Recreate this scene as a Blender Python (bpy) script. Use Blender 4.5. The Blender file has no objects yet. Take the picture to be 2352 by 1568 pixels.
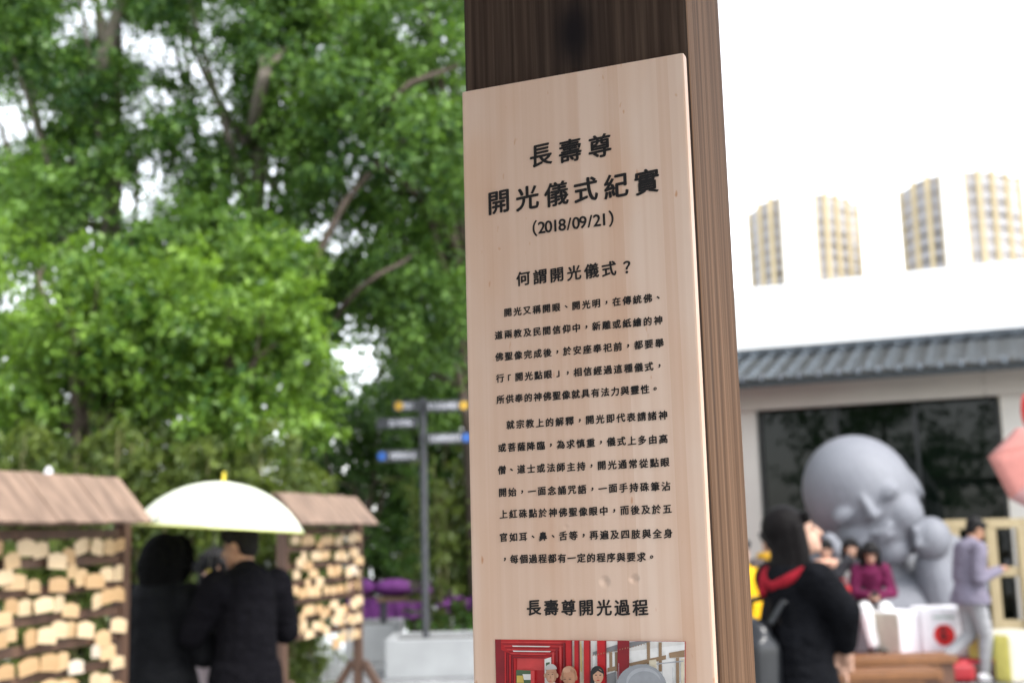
import bpy, bmesh, math, random
import numpy as np
from mathutils import Vector, Matrix, Euler, Quaternion
R = math.radians
random.seed(7)
sc = bpy.context.scene
COL = sc.collection

# ------------------------------------------------------------------ camera, sky, sun, exposure
CAM_H, PITCH, ROLL = 1.70, R(9.02), R(1.486)
FPX = 2747.0                                   # focal length in pixels of a 2352 px wide frame
cam_d = bpy.data.cameras.new('camera'); cam = bpy.data.objects.new('camera', cam_d); COL.objects.link(cam)
_F = Vector((0, math.cos(PITCH), math.sin(PITCH)))
_U0 = Vector((0, -math.sin(PITCH), math.cos(PITCH))); _R0 = Vector((1, 0, 0))
_RT = _R0*math.cos(ROLL) - _U0*math.sin(ROLL); _UP = _U0*math.cos(ROLL) + _R0*math.sin(ROLL)
cam.matrix_world = Matrix(((_RT.x, _UP.x, -_F.x, 0), (_RT.y, _UP.y, -_F.y, 0), (_RT.z, _UP.z, -_F.z, CAM_H), (0, 0, 0, 1)))
cam_d.sensor_width = 22.3; cam_d.lens = 22.3*FPX/2352; cam_d.clip_start = 0.05; cam_d.clip_end = 2000
cam_d.dof.use_dof = True; cam_d.dof.focus_distance = 0.755; cam_d.dof.aperture_fstop = 5.6; cam_d.dof.aperture_blades = 0
sc.camera = cam

SUN_EL, SUN_AZ = R(52), R(128)
world = bpy.data.worlds.new('World'); sc.world = world; world.use_nodes = True
nt = world.node_tree; bg = nt.nodes['Background']
sky = nt.nodes.new('ShaderNodeTexSky'); sky.sky_type = 'NISHITA'; sky.sun_disc = False
sky.sun_elevation = SUN_EL; sky.sun_rotation = SUN_AZ; sky.dust_density = 1.0; sky.air_density = 1.0
hs = nt.nodes.new('ShaderNodeHueSaturation'); hs.inputs['Saturation'].default_value = 0.22
nt.links.new(sky.outputs[0], hs.inputs['Color']); nt.links.new(hs.outputs[0], bg.inputs['Color'])
bg.inputs['Strength'].default_value = 0.15
sun_d = bpy.data.lights.new('sun', 'SUN'); sun_d.energy = 1.2; sun_d.angle = R(25); sun_d.color = (1.0, 0.97, 0.93)
sun = bpy.data.objects.new('sun', sun_d); COL.objects.link(sun)
_sd = Vector((math.cos(SUN_EL)*math.sin(SUN_AZ), math.cos(SUN_EL)*math.cos(SUN_AZ), math.sin(SUN_EL)))
sun.rotation_euler = _sd.to_track_quat('Z', 'Y').to_euler(); sun.location = (5, 5, 30)
sc.view_settings.view_transform = 'Standard'; sc.view_settings.look = 'None'
sc.view_settings.exposure = 1.9; sc.view_settings.gamma = 1.0
try:
    sc.cycles.use_denoising = True; sc.cycles.max_bounces = 8; sc.cycles.transparent_max_bounces = 8
    sc.cycles.sample_clamp_indirect = 8.0
except Exception: pass

# ------------------------------------------------------------------ helpers
def W(px, py, Y):
    """point at depth Y (metres ahead) seen at a 2352x1568 photo position"""
    d = _F + _RT*((px-1176)/FPX) - _UP*((py-784)/FPX)
    return Vector((0, 0, CAM_H)) + d*(Y/d.y)
def ray(px, py): return (_F + _RT*((px-1176)/FPX) - _UP*((py-784)/FPX))

class NT:
    def __init__(s, name):
        s.m = bpy.data.materials.new(name); s.m.use_nodes = True; s.t = s.m.node_tree
        s.b = s.t.nodes['Principled BSDF']
    def n(s, typ, **kw):
        x = s.t.nodes.new(typ)
        for k, v in kw.items():
            if k in x.inputs: x.inputs[k].default_value = v
            else: setattr(x, k, v)
        return x
    def l(s, a, b): s.t.links.new(a, b)
    def ramp(s, fac, stops):
        r = s.t.nodes.new('ShaderNodeValToRGB'); e = r.color_ramp.elements
        while len(e) < len(stops): e.new(0.5)
        for i, (p, c) in enumerate(stops): e[i].position = p; e[i].color = (*c, 1)
        s.l(fac, r.inputs[0]); return r.outputs[0]
    def coords(s, scale, kind='Object'):
        tc = s.t.nodes.new('ShaderNodeTexCoord'); mp = s.t.nodes.new('ShaderNodeMapping')
        mp.inputs['Scale'].default_value = scale; s.l(tc.outputs[kind], mp.inputs[0]); return mp.outputs[0]
    def noise(s, vec, scale, detail=4, rough=.55):
        x = s.t.nodes.new('ShaderNodeTexNoise'); x.inputs['Scale'].default_value = scale
        x.inputs['Detail'].default_value = detail; x.inputs['Roughness'].default_value = rough
        if vec is not None: s.l(vec, x.inputs['Vector'])
        return x.outputs[0]
    def mix(s, fac, a, b, mode='MIX'):
        x = s.t.nodes.new('ShaderNodeMix'); x.data_type = 'RGBA'; x.blend_type = mode
        for i, v in ((0, fac), (6, a), (7, b)):
            if isinstance(v, (int, float)): x.inputs[i].default_value = v
            elif isinstance(v, tuple): x.inputs[i].default_value = (*v, 1)
            else: s.l(v, x.inputs[i])
        return x.outputs[2]
    def bump(s, h, strength, dist=.01):
        x = s.t.nodes.new('ShaderNodeBump'); x.inputs['Strength'].default_value = strength; x.inputs['Distance'].default_value = dist
        s.l(h, x.inputs['Height']); s.l(x.outputs[0], s.b.inputs['Normal'])
_mats = {}
def M(name, col, rough=.6, var=.15, scale=8.0, spec=.4, metal=0.0, bump=0.0, sheen=0.0):
    if name in _mats: return _mats[name]
    k = NT(name); c = k.coords((1, 1, 1)); f = k.noise(c, scale, 5)
    lo = tuple(max(0, x*(1-var)) for x in col); hi = tuple(min(1, x*(1+var)) for x in col)
    k.l(k.ramp(f, [(.3, lo), (.7, hi)]), k.b.inputs['Base Color'])
    k.b.inputs['Roughness'].default_value = rough; k.b.inputs['Metallic'].default_value = metal
    k.b.inputs['Specular IOR Level'].default_value = spec
    if sheen: k.b.inputs['Sheen Weight'].default_value = sheen
    if bump: k.bump(k.noise(c, scale*4, 3), bump)
    _mats[name] = k.m; return k.m
def wood(name, dark, light, scale=(40, 40, 1.6), rough=.6, bump=.2, kind='Object', nscale=1.0):
    if name in _mats: return _mats[name]
    k = NT(name); c = k.coords(scale, kind); f = k.noise(c, nscale, 6, .6); g = k.noise(k.coords((3, 3, .5), kind), 2.0, 3)
    col = k.ramp(f, [(.32, dark), (.68, light)])
    col = k.mix(.35, col, k.ramp(g, [(.35, dark), (.65, light)]))
    k.l(col, k.b.inputs['Base Color']); k.b.inputs['Roughness'].default_value = rough; k.bump(f, bump, .002)
    _mats[name] = k.m; return k.m

def tag(o, label=None, cat=None, group=None, kind=None):
    if label: o['label'] = label
    if cat: o['category'] = cat
    if group: o['group'] = group
    if kind: o['kind'] = kind
    return o
def empty(name, loc, rz=0.0, label=None, cat=None, group=None):
    o = bpy.data.objects.new(name, None); o.empty_display_size = .1; COL.objects.link(o)
    o.location = loc; o.rotation_euler = (0, 0, rz); return tag(o, label, cat, group)
def link_mesh(name, me, mats, parent=None, smooth=False):
    o = bpy.data.objects.new(name, me); COL.objects.link(o)
    for m in (mats if isinstance(mats, (list, tuple)) else [mats]): me.materials.append(m)
    if smooth: me.polygons.foreach_set('use_smooth', [True]*len(me.polygons))
    if parent: o.parent = parent
    return o
class MB:
    """collects shapes, builds ONE mesh object"""
    def __init__(s): s.bm = bmesh.new(); s.mi = 0
    def _f(s, vs, fs):
        v = [s.bm.verts.new(p) for p in vs]
        for f in fs:
            try: q = s.bm.faces.new([v[i] for i in f]); q.material_index = s.mi
            except ValueError: pass
    def box(s, a, b, mtx=None, bev=0.0):
        x0, y0, z0 = a; x1, y1, z1 = b
        tmp = bmesh.new(); bmesh.ops.create_cube(tmp, size=1)
        bmesh.ops.scale(tmp, vec=(x1-x0, y1-y0, z1-z0), verts=tmp.verts)
        if bev > 0: bmesh.ops.bevel(tmp, geom=tmp.edges[:], offset=bev, segments=2, affect='EDGES', profile=.6)
        bmesh.ops.translate(tmp, vec=((x0+x1)/2, (y0+y1)/2, (z0+z1)/2), verts=tmp.verts)
        s.add(tmp, mtx); return s
    def add(s, tmp, mtx=None):
        if mtx is not None: bmesh.ops.transform(tmp, matrix=mtx, verts=tmp.verts)
        tmp.verts.index_update()
        s._f([v.co.copy() for v in tmp.verts], [[v.index for v in f.verts] for f in tmp.faces]); tmp.free(); return s
    def bar(s, p, q, w, h, up=(0, 0, 1)):
        p, q = Vector(p), Vector(q); d = (q-p); L = d.length; d.normalize(); u = Vector(up)
        x = d.cross(u)
        if x.length < 1e-4: x = d.cross(Vector((0, 1, 0)))
        x.normalize(); u = x.cross(d)
        m = Matrix(((x.x, d.x, u.x, p.x), (x.y, d.y, u.y, p.y), (x.z, d.z, u.z, p.z), (0, 0, 0, 1)))
        return s.box((-w/2, 0, -h/2), (w/2, L, h/2), m, min(w, h)*.08)
    def tube(s, pts, rad, n=10):
        pts = [Vector(p) for p in pts]; rings = []; vs = []
        ref = Vector((.31, .27, .91))
        for i, p in enumerate(pts):
            d = (pts[min(i+1, len(pts)-1)]-pts[max(i-1, 0)]).normalized()
            x = d.cross(ref); x = x.normalized() if x.length > 1e-4 else Vector((1, 0, 0)); y = d.cross(x)
            r = rad[i] if isinstance(rad, (list, tuple)) else rad
            rings.append(len(vs)); vs += [p + x*math.cos(2*math.pi*k/n)*r + y*math.sin(2*math.pi*k/n)*r for k in range(n)]
        fs = []
        for a, b in zip(rings, rings[1:]):
            fs += [[a+k, a+(k+1) % n, b+(k+1) % n, b+k] for k in range(n)]
        fs += [list(range(n))[::-1], [rings[-1]+k for k in range(n)]]
        s._f(vs, fs); return s
    def ball(s, c, r, mtx=None, seg=16):
        t = bmesh.new(); bmesh.ops.create_uvsphere(t, u_segments=seg, v_segments=max(6, seg*2//3), radius=1)
        r = r if isinstance(r, (tuple, list)) else (r, r, r)
        bmesh.ops.scale(t, vec=r, verts=t.verts)
        if mtx is not None: bmesh.ops.transform(t, matrix=mtx, verts=t.verts)
        bmesh.ops.translate(t, vec=c, verts=t.verts); return s.add(t)
    def cap(s, p, r1, q, r2, n=14):
        """tapered capsule"""
        p, q = Vector(p), Vector(q)
        if (q-p).length < 1e-4: return s.ball(p, r1)
        d = (q-p).normalized(); L = (q-p).length; pts, rr = [], []
        for k in range(1, 5):
            a = math.pi/2*(1-k/5); pts.append(p - d*r1*math.sin(a)); rr.append(r1*math.cos(a))
        pts.append(p); rr.append(r1); pts.append(p+d*L*.5); rr.append((r1+r2)/2); pts.append(q); rr.append(r2)
        for k in range(1, 5):
            a = math.pi/2*k/5; pts.append(q + d*r2*math.sin(a)); rr.append(r2*math.cos(a))
        return s.tube(pts, rr, n)
    def poly(s, pts): s._f(pts, [list(range(len(pts)))]); return s
    def build(s, name, mats, parent=None, smooth=False):
        me = bpy.data.meshes.new(name)
        bmesh.ops.recalc_face_normals(s.bm, faces=s.bm.faces[:])
        s.bm.to_mesh(me); s.bm.free(); return link_mesh(name, me, mats, parent, smooth)
    def fuse(s, name, mats, parent=None, voxel=.01, smooth=6):
        """melt the collected overlapping shapes into one continuous surface"""
        me = bpy.data.meshes.new('tmp'); bmesh.ops.recalc_face_normals(s.bm, faces=s.bm.faces[:]); s.bm.to_mesh(me); s.bm.free()
        o = bpy.data.objects.new('tmp', me); COL.objects.link(o)
        r = o.modifiers.new('r', 'REMESH'); r.mode = 'VOXEL'; r.voxel_size = voxel
        if smooth:
            q = o.modifiers.new('s', 'SMOOTH'); q.factor = .5; q.iterations = smooth
        dg = bpy.context.evaluated_depsgraph_get(); nm = bpy.data.meshes.new_from_object(o.evaluated_get(dg)); nm.name = name
        bpy.data.objects.remove(o); bpy.data.meshes.remove(me); nm.materials.clear()
        return link_mesh(name, nm, mats, parent, True)

# ------------------------------------------------------------------ ground
def ground():
    k = NT('wet_paving'); c = k.coords((1, 1, 1))
    br = k.n('ShaderNodeTexBrick'); br.inputs['Scale'].default_value = 1.0; br.inputs['Brick Width'].default_value = .6
    br.inputs['Row Height'].default_value = .6; br.inputs['Mortar Size'].default_value = .008; br.offset = .5
    br.inputs['Color1'].default_value = (.24, .245, .25, 1); br.inputs['Color2'].default_value = (.3, .3, .305, 1); br.inputs['Mortar'].default_value = (.12, .12, .12, 1)
    k.l(c, br.inputs['Vector']); nz = k.noise(c, 1.3, 6)
    col = k.mix(.6, br.outputs[0], k.ramp(nz, [(.3, (.55, .55, .56)), (.7, (1, 1, 1))]), 'MULTIPLY')
    k.l(col, k.b.inputs['Base Color'])
    rr = k.ramp(k.noise(c, .7, 4), [(.4, (.06,)*3), (.65, (.35,)*3)]); k.l(rr, k.b.inputs['Roughness'])
    k.bump(nz, .15, .004)
    mb = MB(); mb._f([(-900, -900, 0), (900, -900, 0), (900, 900, 0), (-900, 900, 0)], [[0, 1, 2, 3]])
    tag(mb.build('ground', k.m), kind='structure')
ground()

# ------------------------------------------------------------------ shop building (right, behind)
BA = R(23.0)
eb = Vector((math.cos(BA), -math.sin(BA), 0)); nb = Vector((math.sin(BA), math.cos(BA), 0))
B0 = W(2000, 1195, 17.0); B0.z = 0
bld = empty('shop_building', B0, -BA, 'white flat walled building with grey tiled eave and one wide dark window', 'building')
def PB(px, py, d):
    """photo position -> (u along the wall, z) on the plane d metres behind the window plane"""
    r = ray(px, py); o = Vector((0, 0, CAM_H)); t = ((B0 + nb*d - o).dot(nb))/r.dot(nb); p = o + r*t
    return (p-B0).dot(eb), p.z
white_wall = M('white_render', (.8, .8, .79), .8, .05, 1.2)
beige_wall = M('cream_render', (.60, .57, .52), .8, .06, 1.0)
u0, zt = PB(1740, 915, 0); u1, _ = PB(2290, 905, 0)
zfb = PB(2000, 925, -.25)[1]
zf1 = PB(2000, 858, -.25)[1] + .05
g = MB().box((u0-.02, .10, 0), (u1+.02, .13, zfb+.1)).build('window', None or [M('dark_glass', (.003, .006, .004), .02, .1, 2, .25)], bld)
fr = MB()
for uu in (u0, (u0*2+u1)/3, (u0+2*u1)/3, u1): fr.box((uu-.025, .04, 0), (uu+.025, .10, zfb))
fr.box((u0+.03, .045, .0), (u1-.03, .095, .06)); fr.build('frame', M('dark_frame', (.02, .022, .022), .4), g)
w = MB(); w.box((u0-1.9, -.1, 0), (u0-.03, .3, zfb+.2)); w.box((u1+.03, -.1, 0), (u1+7, .3, zfb+.2)); w.box((u0-1.9, .14, zfb+.21), (u1+7, .3, zf1-.01))
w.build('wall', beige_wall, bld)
f = MB(); f.box((u0-1.9, -.25, zfb), (u1-.15, -.1, zf1), bev=.01); f.box((u1-.14, -.25, zfb), (u1+.5, -.1, zf1), bev=.01); f.box((u1+.51, -.25, zfb), (u1+7, -.1, zf1), bev=.01)
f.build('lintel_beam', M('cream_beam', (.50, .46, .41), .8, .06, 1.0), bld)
# upper parapet
zu = PB(2000, 632, 1.0)[1]
MB().box((u0-2.0, 1.0, 3.9), (u1+10, 1.4, zu), bev=.02).build('upper_wall', white_wall, bld)
# tiled eave
dE, dT = -1.1, .9
zE = PB(2000, 853, dE)[1]; zT = PB(2000, 793, dT)[1]
def tiles():
    mb = MB(); per = .26; ua, ub = u0-2.3, u1+6; n = int((ub-ua)/per)*8; rows = 9; vs = []; fs = []
    st = 0
    for r in range(rows):                      # each course a slightly lifted corrugated sheet
        for e in (0, 1):
            t = (r+e)/rows; d = dE+(dT-dE)*t - (.03 if e == 0 else 0)
            for i in range(n+1):
                a = i/8*2*math.pi; h = .026*max(0, math.cos(a))**.8 + .010*math.cos(a)
                z = zE+(zT-zE)*t + h + (.028 if e == 0 else 0)
                vs.append((ua+(ub-ua)*i/n, d, z))
        for i in range(n): fs.append([st+i, st+i+1, st+n+2+i, st+n+1+i])
        st += 2*(n+1)
    mb._f(vs, fs)
    rf = mb.build('tile_roof', M('grey_tile', (.10, .12, .14), .6, .35, 5, .2), bld, True)
    e = MB(); e.tube([(0, 0, 0), (0, -.03, -.01)], .045, 12); cap = e.build('eave_tile', M('grey_tile_end', (.15, .17, .19), .6, .3, 5, .6), rf)
    for i in range(n//8):
        c = cap if i == 0 else cap.copy(); c.location = (ua+per*i, dE-.02, zE+.028)
        if i: COL.objects.link(c); c.parent = rf
    MB().box((ua-.02, dT-.06, zT-.05), (ub, dT+.095, zT+.085), bev=.02).build('ridge_cap', M('ridge_tile', (.05, .06, .07), .4, .3, 5), rf)
    MB().box((ua, dE+.02, zE-.10), (ub, dE+.07, zE-.005)).build('eave_board', M('dark_gutter', (.025, .03, .032), .5), bld)
    s = MB(); s._f([(ua, dE+.07, zE-.03), (ub, dE+.07, zE-.03), (ub, -.252, zf1-.02), (ua, -.252, zf1-.02)], [[0, 1, 2, 3]])
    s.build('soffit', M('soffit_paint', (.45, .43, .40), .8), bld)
tiles()

# ------------------------------------------------------------------ far towers
tan = M('tan_pilaster', (.56, .46, .28), .8, .1, .05); towwin = M('tower_window', (.29, .27, .255), .3, .5, .12); towwht = M('tower_white', (.85, .85, .84), .8, .02, .05); tower_grey = M('tower_spandrel', (.43, .42, .43), .8, .05, .05)
def tower(px0, pxa, pxb, px1, pytop, drop, Y, label):
    mid = (px0+px1)/2; cl = W(mid, 560, Y); t = empty('tower_block', (cl.x, Y, 0), -math.atan2(cl.x, Y), label, 'tower')
    k = FPX/math.hypot(cl.x, Y); sh = Y/150.0
    def X(p): return (p-mid)/k
    zt = W(mid, pytop, Y).z
    MB().box((X(pxa), 0, 0), (X(pxb), 14*sh, zt)).build('centre_bay', towwht, t)
    for (a, b, sgn) in ((px0, pxa, -1), (pxb, px1, 1)):
        xa, xb = X(a), X(b); n = 8
        def at(u):
            o_ = (1-u) if sgn < 0 else u
            return xa+(xb-xa)*u, (1.2+5*o_**2.2)*sh, zt - (4+drop*o_**2)/k
        wall = MB()
        for i in range(n):
            (xA, yA, zA), (xB, yB, zB) = at(i/n), at((i+1)/n)
            wall._f([(xA, yA, 0), (xB, yB, 0), (xB, yB, zB), (xA, yA, zA), (xA, 16*sh, 0), (xB, 16*sh, 0), (xB, 16*sh, zB), (xA, 16*sh, zA)], [[0, 1, 2, 3], [5, 4, 7, 6], [3, 2, 6, 7], [0, 3, 7, 4], [1, 5, 6, 2]])
        ww = wall.build('wing', towwin, t)
        zlo = W(mid, 700, Y).z
        for fl in range(int(zlo/3.5), int(zt/3.5)+1):
            z = fl*3.5; sp = MB()
            for i in range(n):
                (xA, yA, zA), (xB, yB, zB) = at(i/n), at((i+1)/n)
                if z+1.2 < min(zA, zB): sp._f([(xA, yA-.3, z), (xB, yB-.3, z), (xB, yB-.3, z+1.1), (xA, yA-.3, z+1.1), (xA, yA-.02, z), (xB, yB-.02, z), (xB, yB-.02, z+1.1), (xA, yA-.02, z+1.1)], [[0, 1, 2, 3], [3, 2, 6, 7], [0, 4, 5, 1]])
            if len(sp.bm.faces): sp.build('spandrel', tower_grey, ww)
            else: sp.bm.free()
        for u in ((0.0, .34, .68, 1.0) if sgn < 0 else (0.0, .27, .52, .77, 1.0)):
            x, y, z = at(u); MB().box((x-.30*sh, y-.5*sh, 0), (x+.30*sh, y+.2*sh, z+.25*sh)).build('pilaster', tan, ww)
tower(1724, 1800, 1874, 1972, 440, 14, 330, 'pale high-rise with tan stripes, the lower one nearer the wooden post')
tower(2086, 2176, 2224, 2340, 388, 9, 300, 'taller pale high-rise with tan stripes, near the right edge')

# ------------------------------------------------------------------ wooden post and information plank
S = 0.75; PA = R(22.276)
pe1 = Vector((math.cos(PA), -math.sin(PA), 0)); pe2 = Vector((math.sin(PA), math.cos(PA), 0))
PC = Vector((.16*S, .9871*S, 0)); PT = .012*S      # front right corner of the post, plank thickness
PW, PD = .2119*S+.0015, .1387*S
def wood_post():
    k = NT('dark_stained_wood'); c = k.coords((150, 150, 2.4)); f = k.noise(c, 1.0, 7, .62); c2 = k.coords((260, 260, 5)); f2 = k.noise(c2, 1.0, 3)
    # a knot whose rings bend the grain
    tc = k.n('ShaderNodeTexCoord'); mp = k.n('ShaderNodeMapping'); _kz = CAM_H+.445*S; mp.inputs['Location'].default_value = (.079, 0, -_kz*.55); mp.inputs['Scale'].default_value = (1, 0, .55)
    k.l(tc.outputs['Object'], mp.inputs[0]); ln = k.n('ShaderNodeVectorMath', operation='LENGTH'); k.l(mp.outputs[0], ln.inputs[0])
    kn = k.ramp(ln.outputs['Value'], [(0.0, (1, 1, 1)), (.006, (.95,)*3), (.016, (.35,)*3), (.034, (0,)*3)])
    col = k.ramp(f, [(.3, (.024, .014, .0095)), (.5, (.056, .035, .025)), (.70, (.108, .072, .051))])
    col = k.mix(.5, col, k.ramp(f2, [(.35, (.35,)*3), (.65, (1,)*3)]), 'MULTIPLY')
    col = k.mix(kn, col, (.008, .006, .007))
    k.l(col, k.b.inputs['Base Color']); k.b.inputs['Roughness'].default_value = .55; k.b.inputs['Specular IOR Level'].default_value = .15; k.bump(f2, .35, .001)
    k2 = NT('post_side_wood'); f = k2.noise(k2.coords((120, 120, 1.6)), 1.0, 7, .6); f2 = k2.noise(k2.coords((420, 420, 3)), 1.0, 3); f3 = k2.noise(k2.coords((30, 30, 3.2)), 1.0, 4)  # lighter brown wood for the post's right side
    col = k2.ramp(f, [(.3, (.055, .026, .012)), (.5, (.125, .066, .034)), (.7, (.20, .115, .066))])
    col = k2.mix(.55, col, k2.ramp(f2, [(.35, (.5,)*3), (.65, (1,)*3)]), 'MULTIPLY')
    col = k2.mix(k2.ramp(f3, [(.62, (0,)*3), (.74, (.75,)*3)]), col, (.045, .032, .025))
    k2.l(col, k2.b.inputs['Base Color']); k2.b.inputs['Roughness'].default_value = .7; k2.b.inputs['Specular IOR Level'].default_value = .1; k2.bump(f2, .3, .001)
    mb = MB(); mb.box((-PW, 0, 0), (0, PD, 2.72), bev=.0022)
    o = mb.build('wooden_post', [k.m, k2.m]); o.location = PC; o.rotation_euler = (0, 0, -PA)
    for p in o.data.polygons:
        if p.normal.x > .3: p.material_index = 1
    return tag(o, 'thick brown squared timber post carrying the lettered pale board', 'post')
wood_post()
def plank_px(px, py, off=0.0):
    """photo position -> plank coordinates (x along the front measured from the post corner, z)"""
    o = Vector((0, 0, CAM_H)); r = ray(px, py); P0 = PC - pe2*(PT+off)
    t = (P0-o).dot(pe2)/r.dot(pe2); p = o+r*t
    return (p-PC).dot(pe1), p.z
PLx1 = -.0019*S; PLx0 = -.2119*S; PLz1 = CAM_H+.4026*S
plank = empty('information_board', PC, -PA, 'pale wooden information board with black lettering fixed to the timber post', 'sign')
def board():
    k = NT('pale_laminated_wood'); tc = k.n('ShaderNodeTexCoord'); sep = k.n('ShaderNodeSeparateXYZ'); k.l(tc.outputs['Object'], sep.inputs[0])
    # glued strips of uneven width
    wv = k.n('ShaderNodeTexNoise', noise_dimensions='1D'); wv.inputs['Scale'].default_value = 26; wv.inputs['Detail'].default_value = 1
    k.l(sep.outputs[0], wv.inputs['W'])
    mul = k.n('ShaderNodeMath', operation='MULTIPLY'); k.l(wv.outputs[0], mul.inputs[0]); mul.inputs[1].default_value = 10
    add = k.n('ShaderNodeMath', operation='MULTIPLY_ADD'); k.l(sep.outputs[0], add.inputs[0]); add.inputs[1].default_value = 70; k.l(mul.outputs[0], add.inputs[2])
    fl = k.n('ShaderNodeMath', operation='FLOOR'); k.l(add.outputs[0], fl.inputs[0])
    wn = k.n('ShaderNodeTexWhiteNoise', noise_dimensions='1D'); k.l(fl.outputs[0], wn.inputs['W'])
    base = k.ramp(wn.outputs[0], [(.0, (.61, .435, .335)), (.5, (.64, .47, .37)), (1, (.67, .515, .42))])
    f = k.noise(k.coords((120, 120, 1.1)), 1.0, 4); base = k.mix(.55, base, k.ramp(f, [(.33, (.88, .80, .74)), (.6, (1, 1, 1))]), 'MULTIPLY')
    f2 = k.noise(k.coords((16, 16, 5)), 1.0, 3); base = k.mix(.9, base, k.ramp(f2, [(.48, (1, 1, 1)), (.74, (.92, .78, .66))]), 'MULTIPLY')
    sp = k.noise(k.coords((130, 130, 55)), 1.0, 2); base = k.mix(1.0, base, k.ramp(sp, [(.70, (1, 1, 1)), (.76, (.80, .58, .42))]), 'MULTIPLY')
    k.l(base, k.b.inputs['Base Color']); k.b.inputs['Roughness'].default_value = .5; k.b.inputs['Specular IOR Level'].default_value = .35
    fine = k.noise(k.coords((700, 700, 700)), 1.0, 2); 
    h = fine; hs_ = k.n('ShaderNodeMath', operation='MULTIPLY'); k.l(fine, hs_.inputs[0]); hs_.inputs[1].default_value = .03; acc = hs_.outputs[0]
    for (cx, cz), rad, amp in zip([plank_px(1389, 1335), plank_px(1458, 1328), plank_px(1452, 1330), plank_px(1300, 1210)], (.0030, .0026, .002, .0018), (1.0, .8, .5, .25)):
        mp = k.n('ShaderNodeMapping'); mp.inputs['Location'].default_value = (-cx, 0, -cz); mp.inputs['Scale'].default_value = (1, 0, 1); k.l(tc.outputs['Object'], mp.inputs[0])
        ln = k.n('ShaderNodeVectorMath', operation='LENGTH'); k.l(mp.outputs[0], ln.inputs[0])
        mr = k.n('ShaderNodeMapRange', interpolation_type='SMOOTHSTEP'); k.l(ln.outputs['Value'], mr.inputs[0]); mr.inputs[1].default_value = 0; mr.inputs[2].default_value = rad*1.5; mr.inputs[3].default_value = -amp; mr.inputs[4].default_value = 0
        ad = k.n('ShaderNodeMath', operation='ADD'); k.l(acc, ad.inputs[0]); k.l(mr.outputs[0], ad.inputs[1]); acc = ad.outputs[0]
    k.bump(acc, .6, .0016)
    mb = MB(); mb.box((PLx0, -PT, CAM_H-.75*S), (PLx1, -.0004, PLz1), bev=.0016)
    return mb.build('board', k.m, plank)
board_o = board()
INK = M('black_ink', (.013, .011, .011), .55, .1, 50, .3)
def glyphs(chars, centres, size, parent=plank, mat=INK, off=.0003, bold=.018, name='lettering', frame=None, shear=.07):
    """flat printed characters, each centred at its own spot in the board's plane"""
    V, Fc = [], []
    for ch, (cx, cz) in zip(chars, centres):
        if ch in ' 　': continue
        cu = bpy.data.curves.new('g', 'FONT'); cu.body = ch; cu.size = 1.0; cu.resolution_u = 4
        o = bpy.data.objects.new('g', cu); COL.objects.link(o)
        dg = bpy.context.evaluated_depsgraph_get(); me = bpy.data.meshes.new_from_object(o.evaluated_get(dg))
        co = [v.co.copy() for v in me.vertices]
        x0, x1 = min(c.x for c in co), max(c.x for c in co); y0, y1 = min(c.y for c in co), max(c.y for c in co)
        mx, my = ((x0+x1)/2, (y0+y1)/2)
        if ch not in '，。、「」（）()0123456789/？?': my = my*.5+.345*.5
        fs = [list(p.vertices) for p in me.polygons]
        for L, (ox, oy) in enumerate(((0, 0), (1, .35), (-1, -.35), (.45, -.8), (-.45, .8))):   # thickens the strokes
            base = len(V)
            for c in co:
                dx, dy = (c.x-mx+ox*bold), (c.y-my+oy*bold)
                dy += shear*dx                               # brush-written strokes rise to the right
                V.append((cx+dx*size, -PT-off-L*.00003, cz+dy*size))
            Fc += [[base+i for i in f] for f in fs]
        bpy.data.objects.remove(o); bpy.data.curves.remove(cu); bpy.data.meshes.remove(me)
    me = bpy.data.meshes.new(name); me.from_pydata(V, [], Fc); me.update()
    return link_mesh(name, me, mat, parent)
def text_line(chars, a, b, size, **kw):
    xa, za = plank_px(*a); xb, zb = plank_px(*b); n = len(chars); zm = (za+zb)/2
    glyphs(chars, [(xa+(xb-xa)*i/max(1, n-1), zm) for i in range(n)], size, **kw)
text_line('長壽尊', (1243, 359), (1378, 335), .0166, bold=.026)
text_line('開光儀式紀實', (1146, 467), (1486, 416), .0172, bold=.026)
text_line('（2018/09/21）', (1229, 524), (1404, 503), .0112, bold=.022, shear=0)
text_line('何謂開光儀式？', (1202, 640), (1440, 614), .0102, bold=.029)
x0b = plank_px(1147, 821)[0]; x1b = plank_px(1515, 787)[0]; step = (x1b-x0b)/16
for chars, ind, (ax, ay), (bx_, by) in (
    ('開光又稱開眼、開光明，在傳統佛、', 1, (1167, 717), (1512, 684)),
    ('道兩教及民間信仰中，新雕或紙繪的神', 0, (1146, 769), (1512, 737)),
    ('佛聖像完成後，於安座奉祀前，都要舉', 0, (1147, 821), (1515, 787)),
    ('行「開光點眼」，相信經過這種儀式，', 0, (1149, 869), (1515, 840)),
    ('所供奉的神佛聖像就具有法力與靈性。', 0, (1150, 919), (1505, 891)),
    ('就宗教上的解釋，開光即代表請諸神', 1, (1173, 975), (1523, 954)),
    ('或菩薩降臨，為求慎重，儀式上多由高', 0, (1154, 1028), (1524, 1008)),
    ('僧、道士或法師主持，開光通常從點眼', 0, (1153, 1078), (1528, 1063)),
    ('開始，一面念誦咒語，一面手持硃筆沾', 0, (1155, 1131), (1530, 1116)),
    ('上紅硃點於神佛聖像眼中，而後及於五', 0, (1157, 1180), (1533, 1169)),
    ('官如耳、鼻、舌等，再遍及四肢與全身', 0, (1157, 1232), (1535, 1226)),
    ('，每個過程都有一定的程序與要求。', 0, (1160, 1283), (1497, 1279))):
    text_line(chars, (ax, ay), (bx_, by), .0059, bold=.032)
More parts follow.
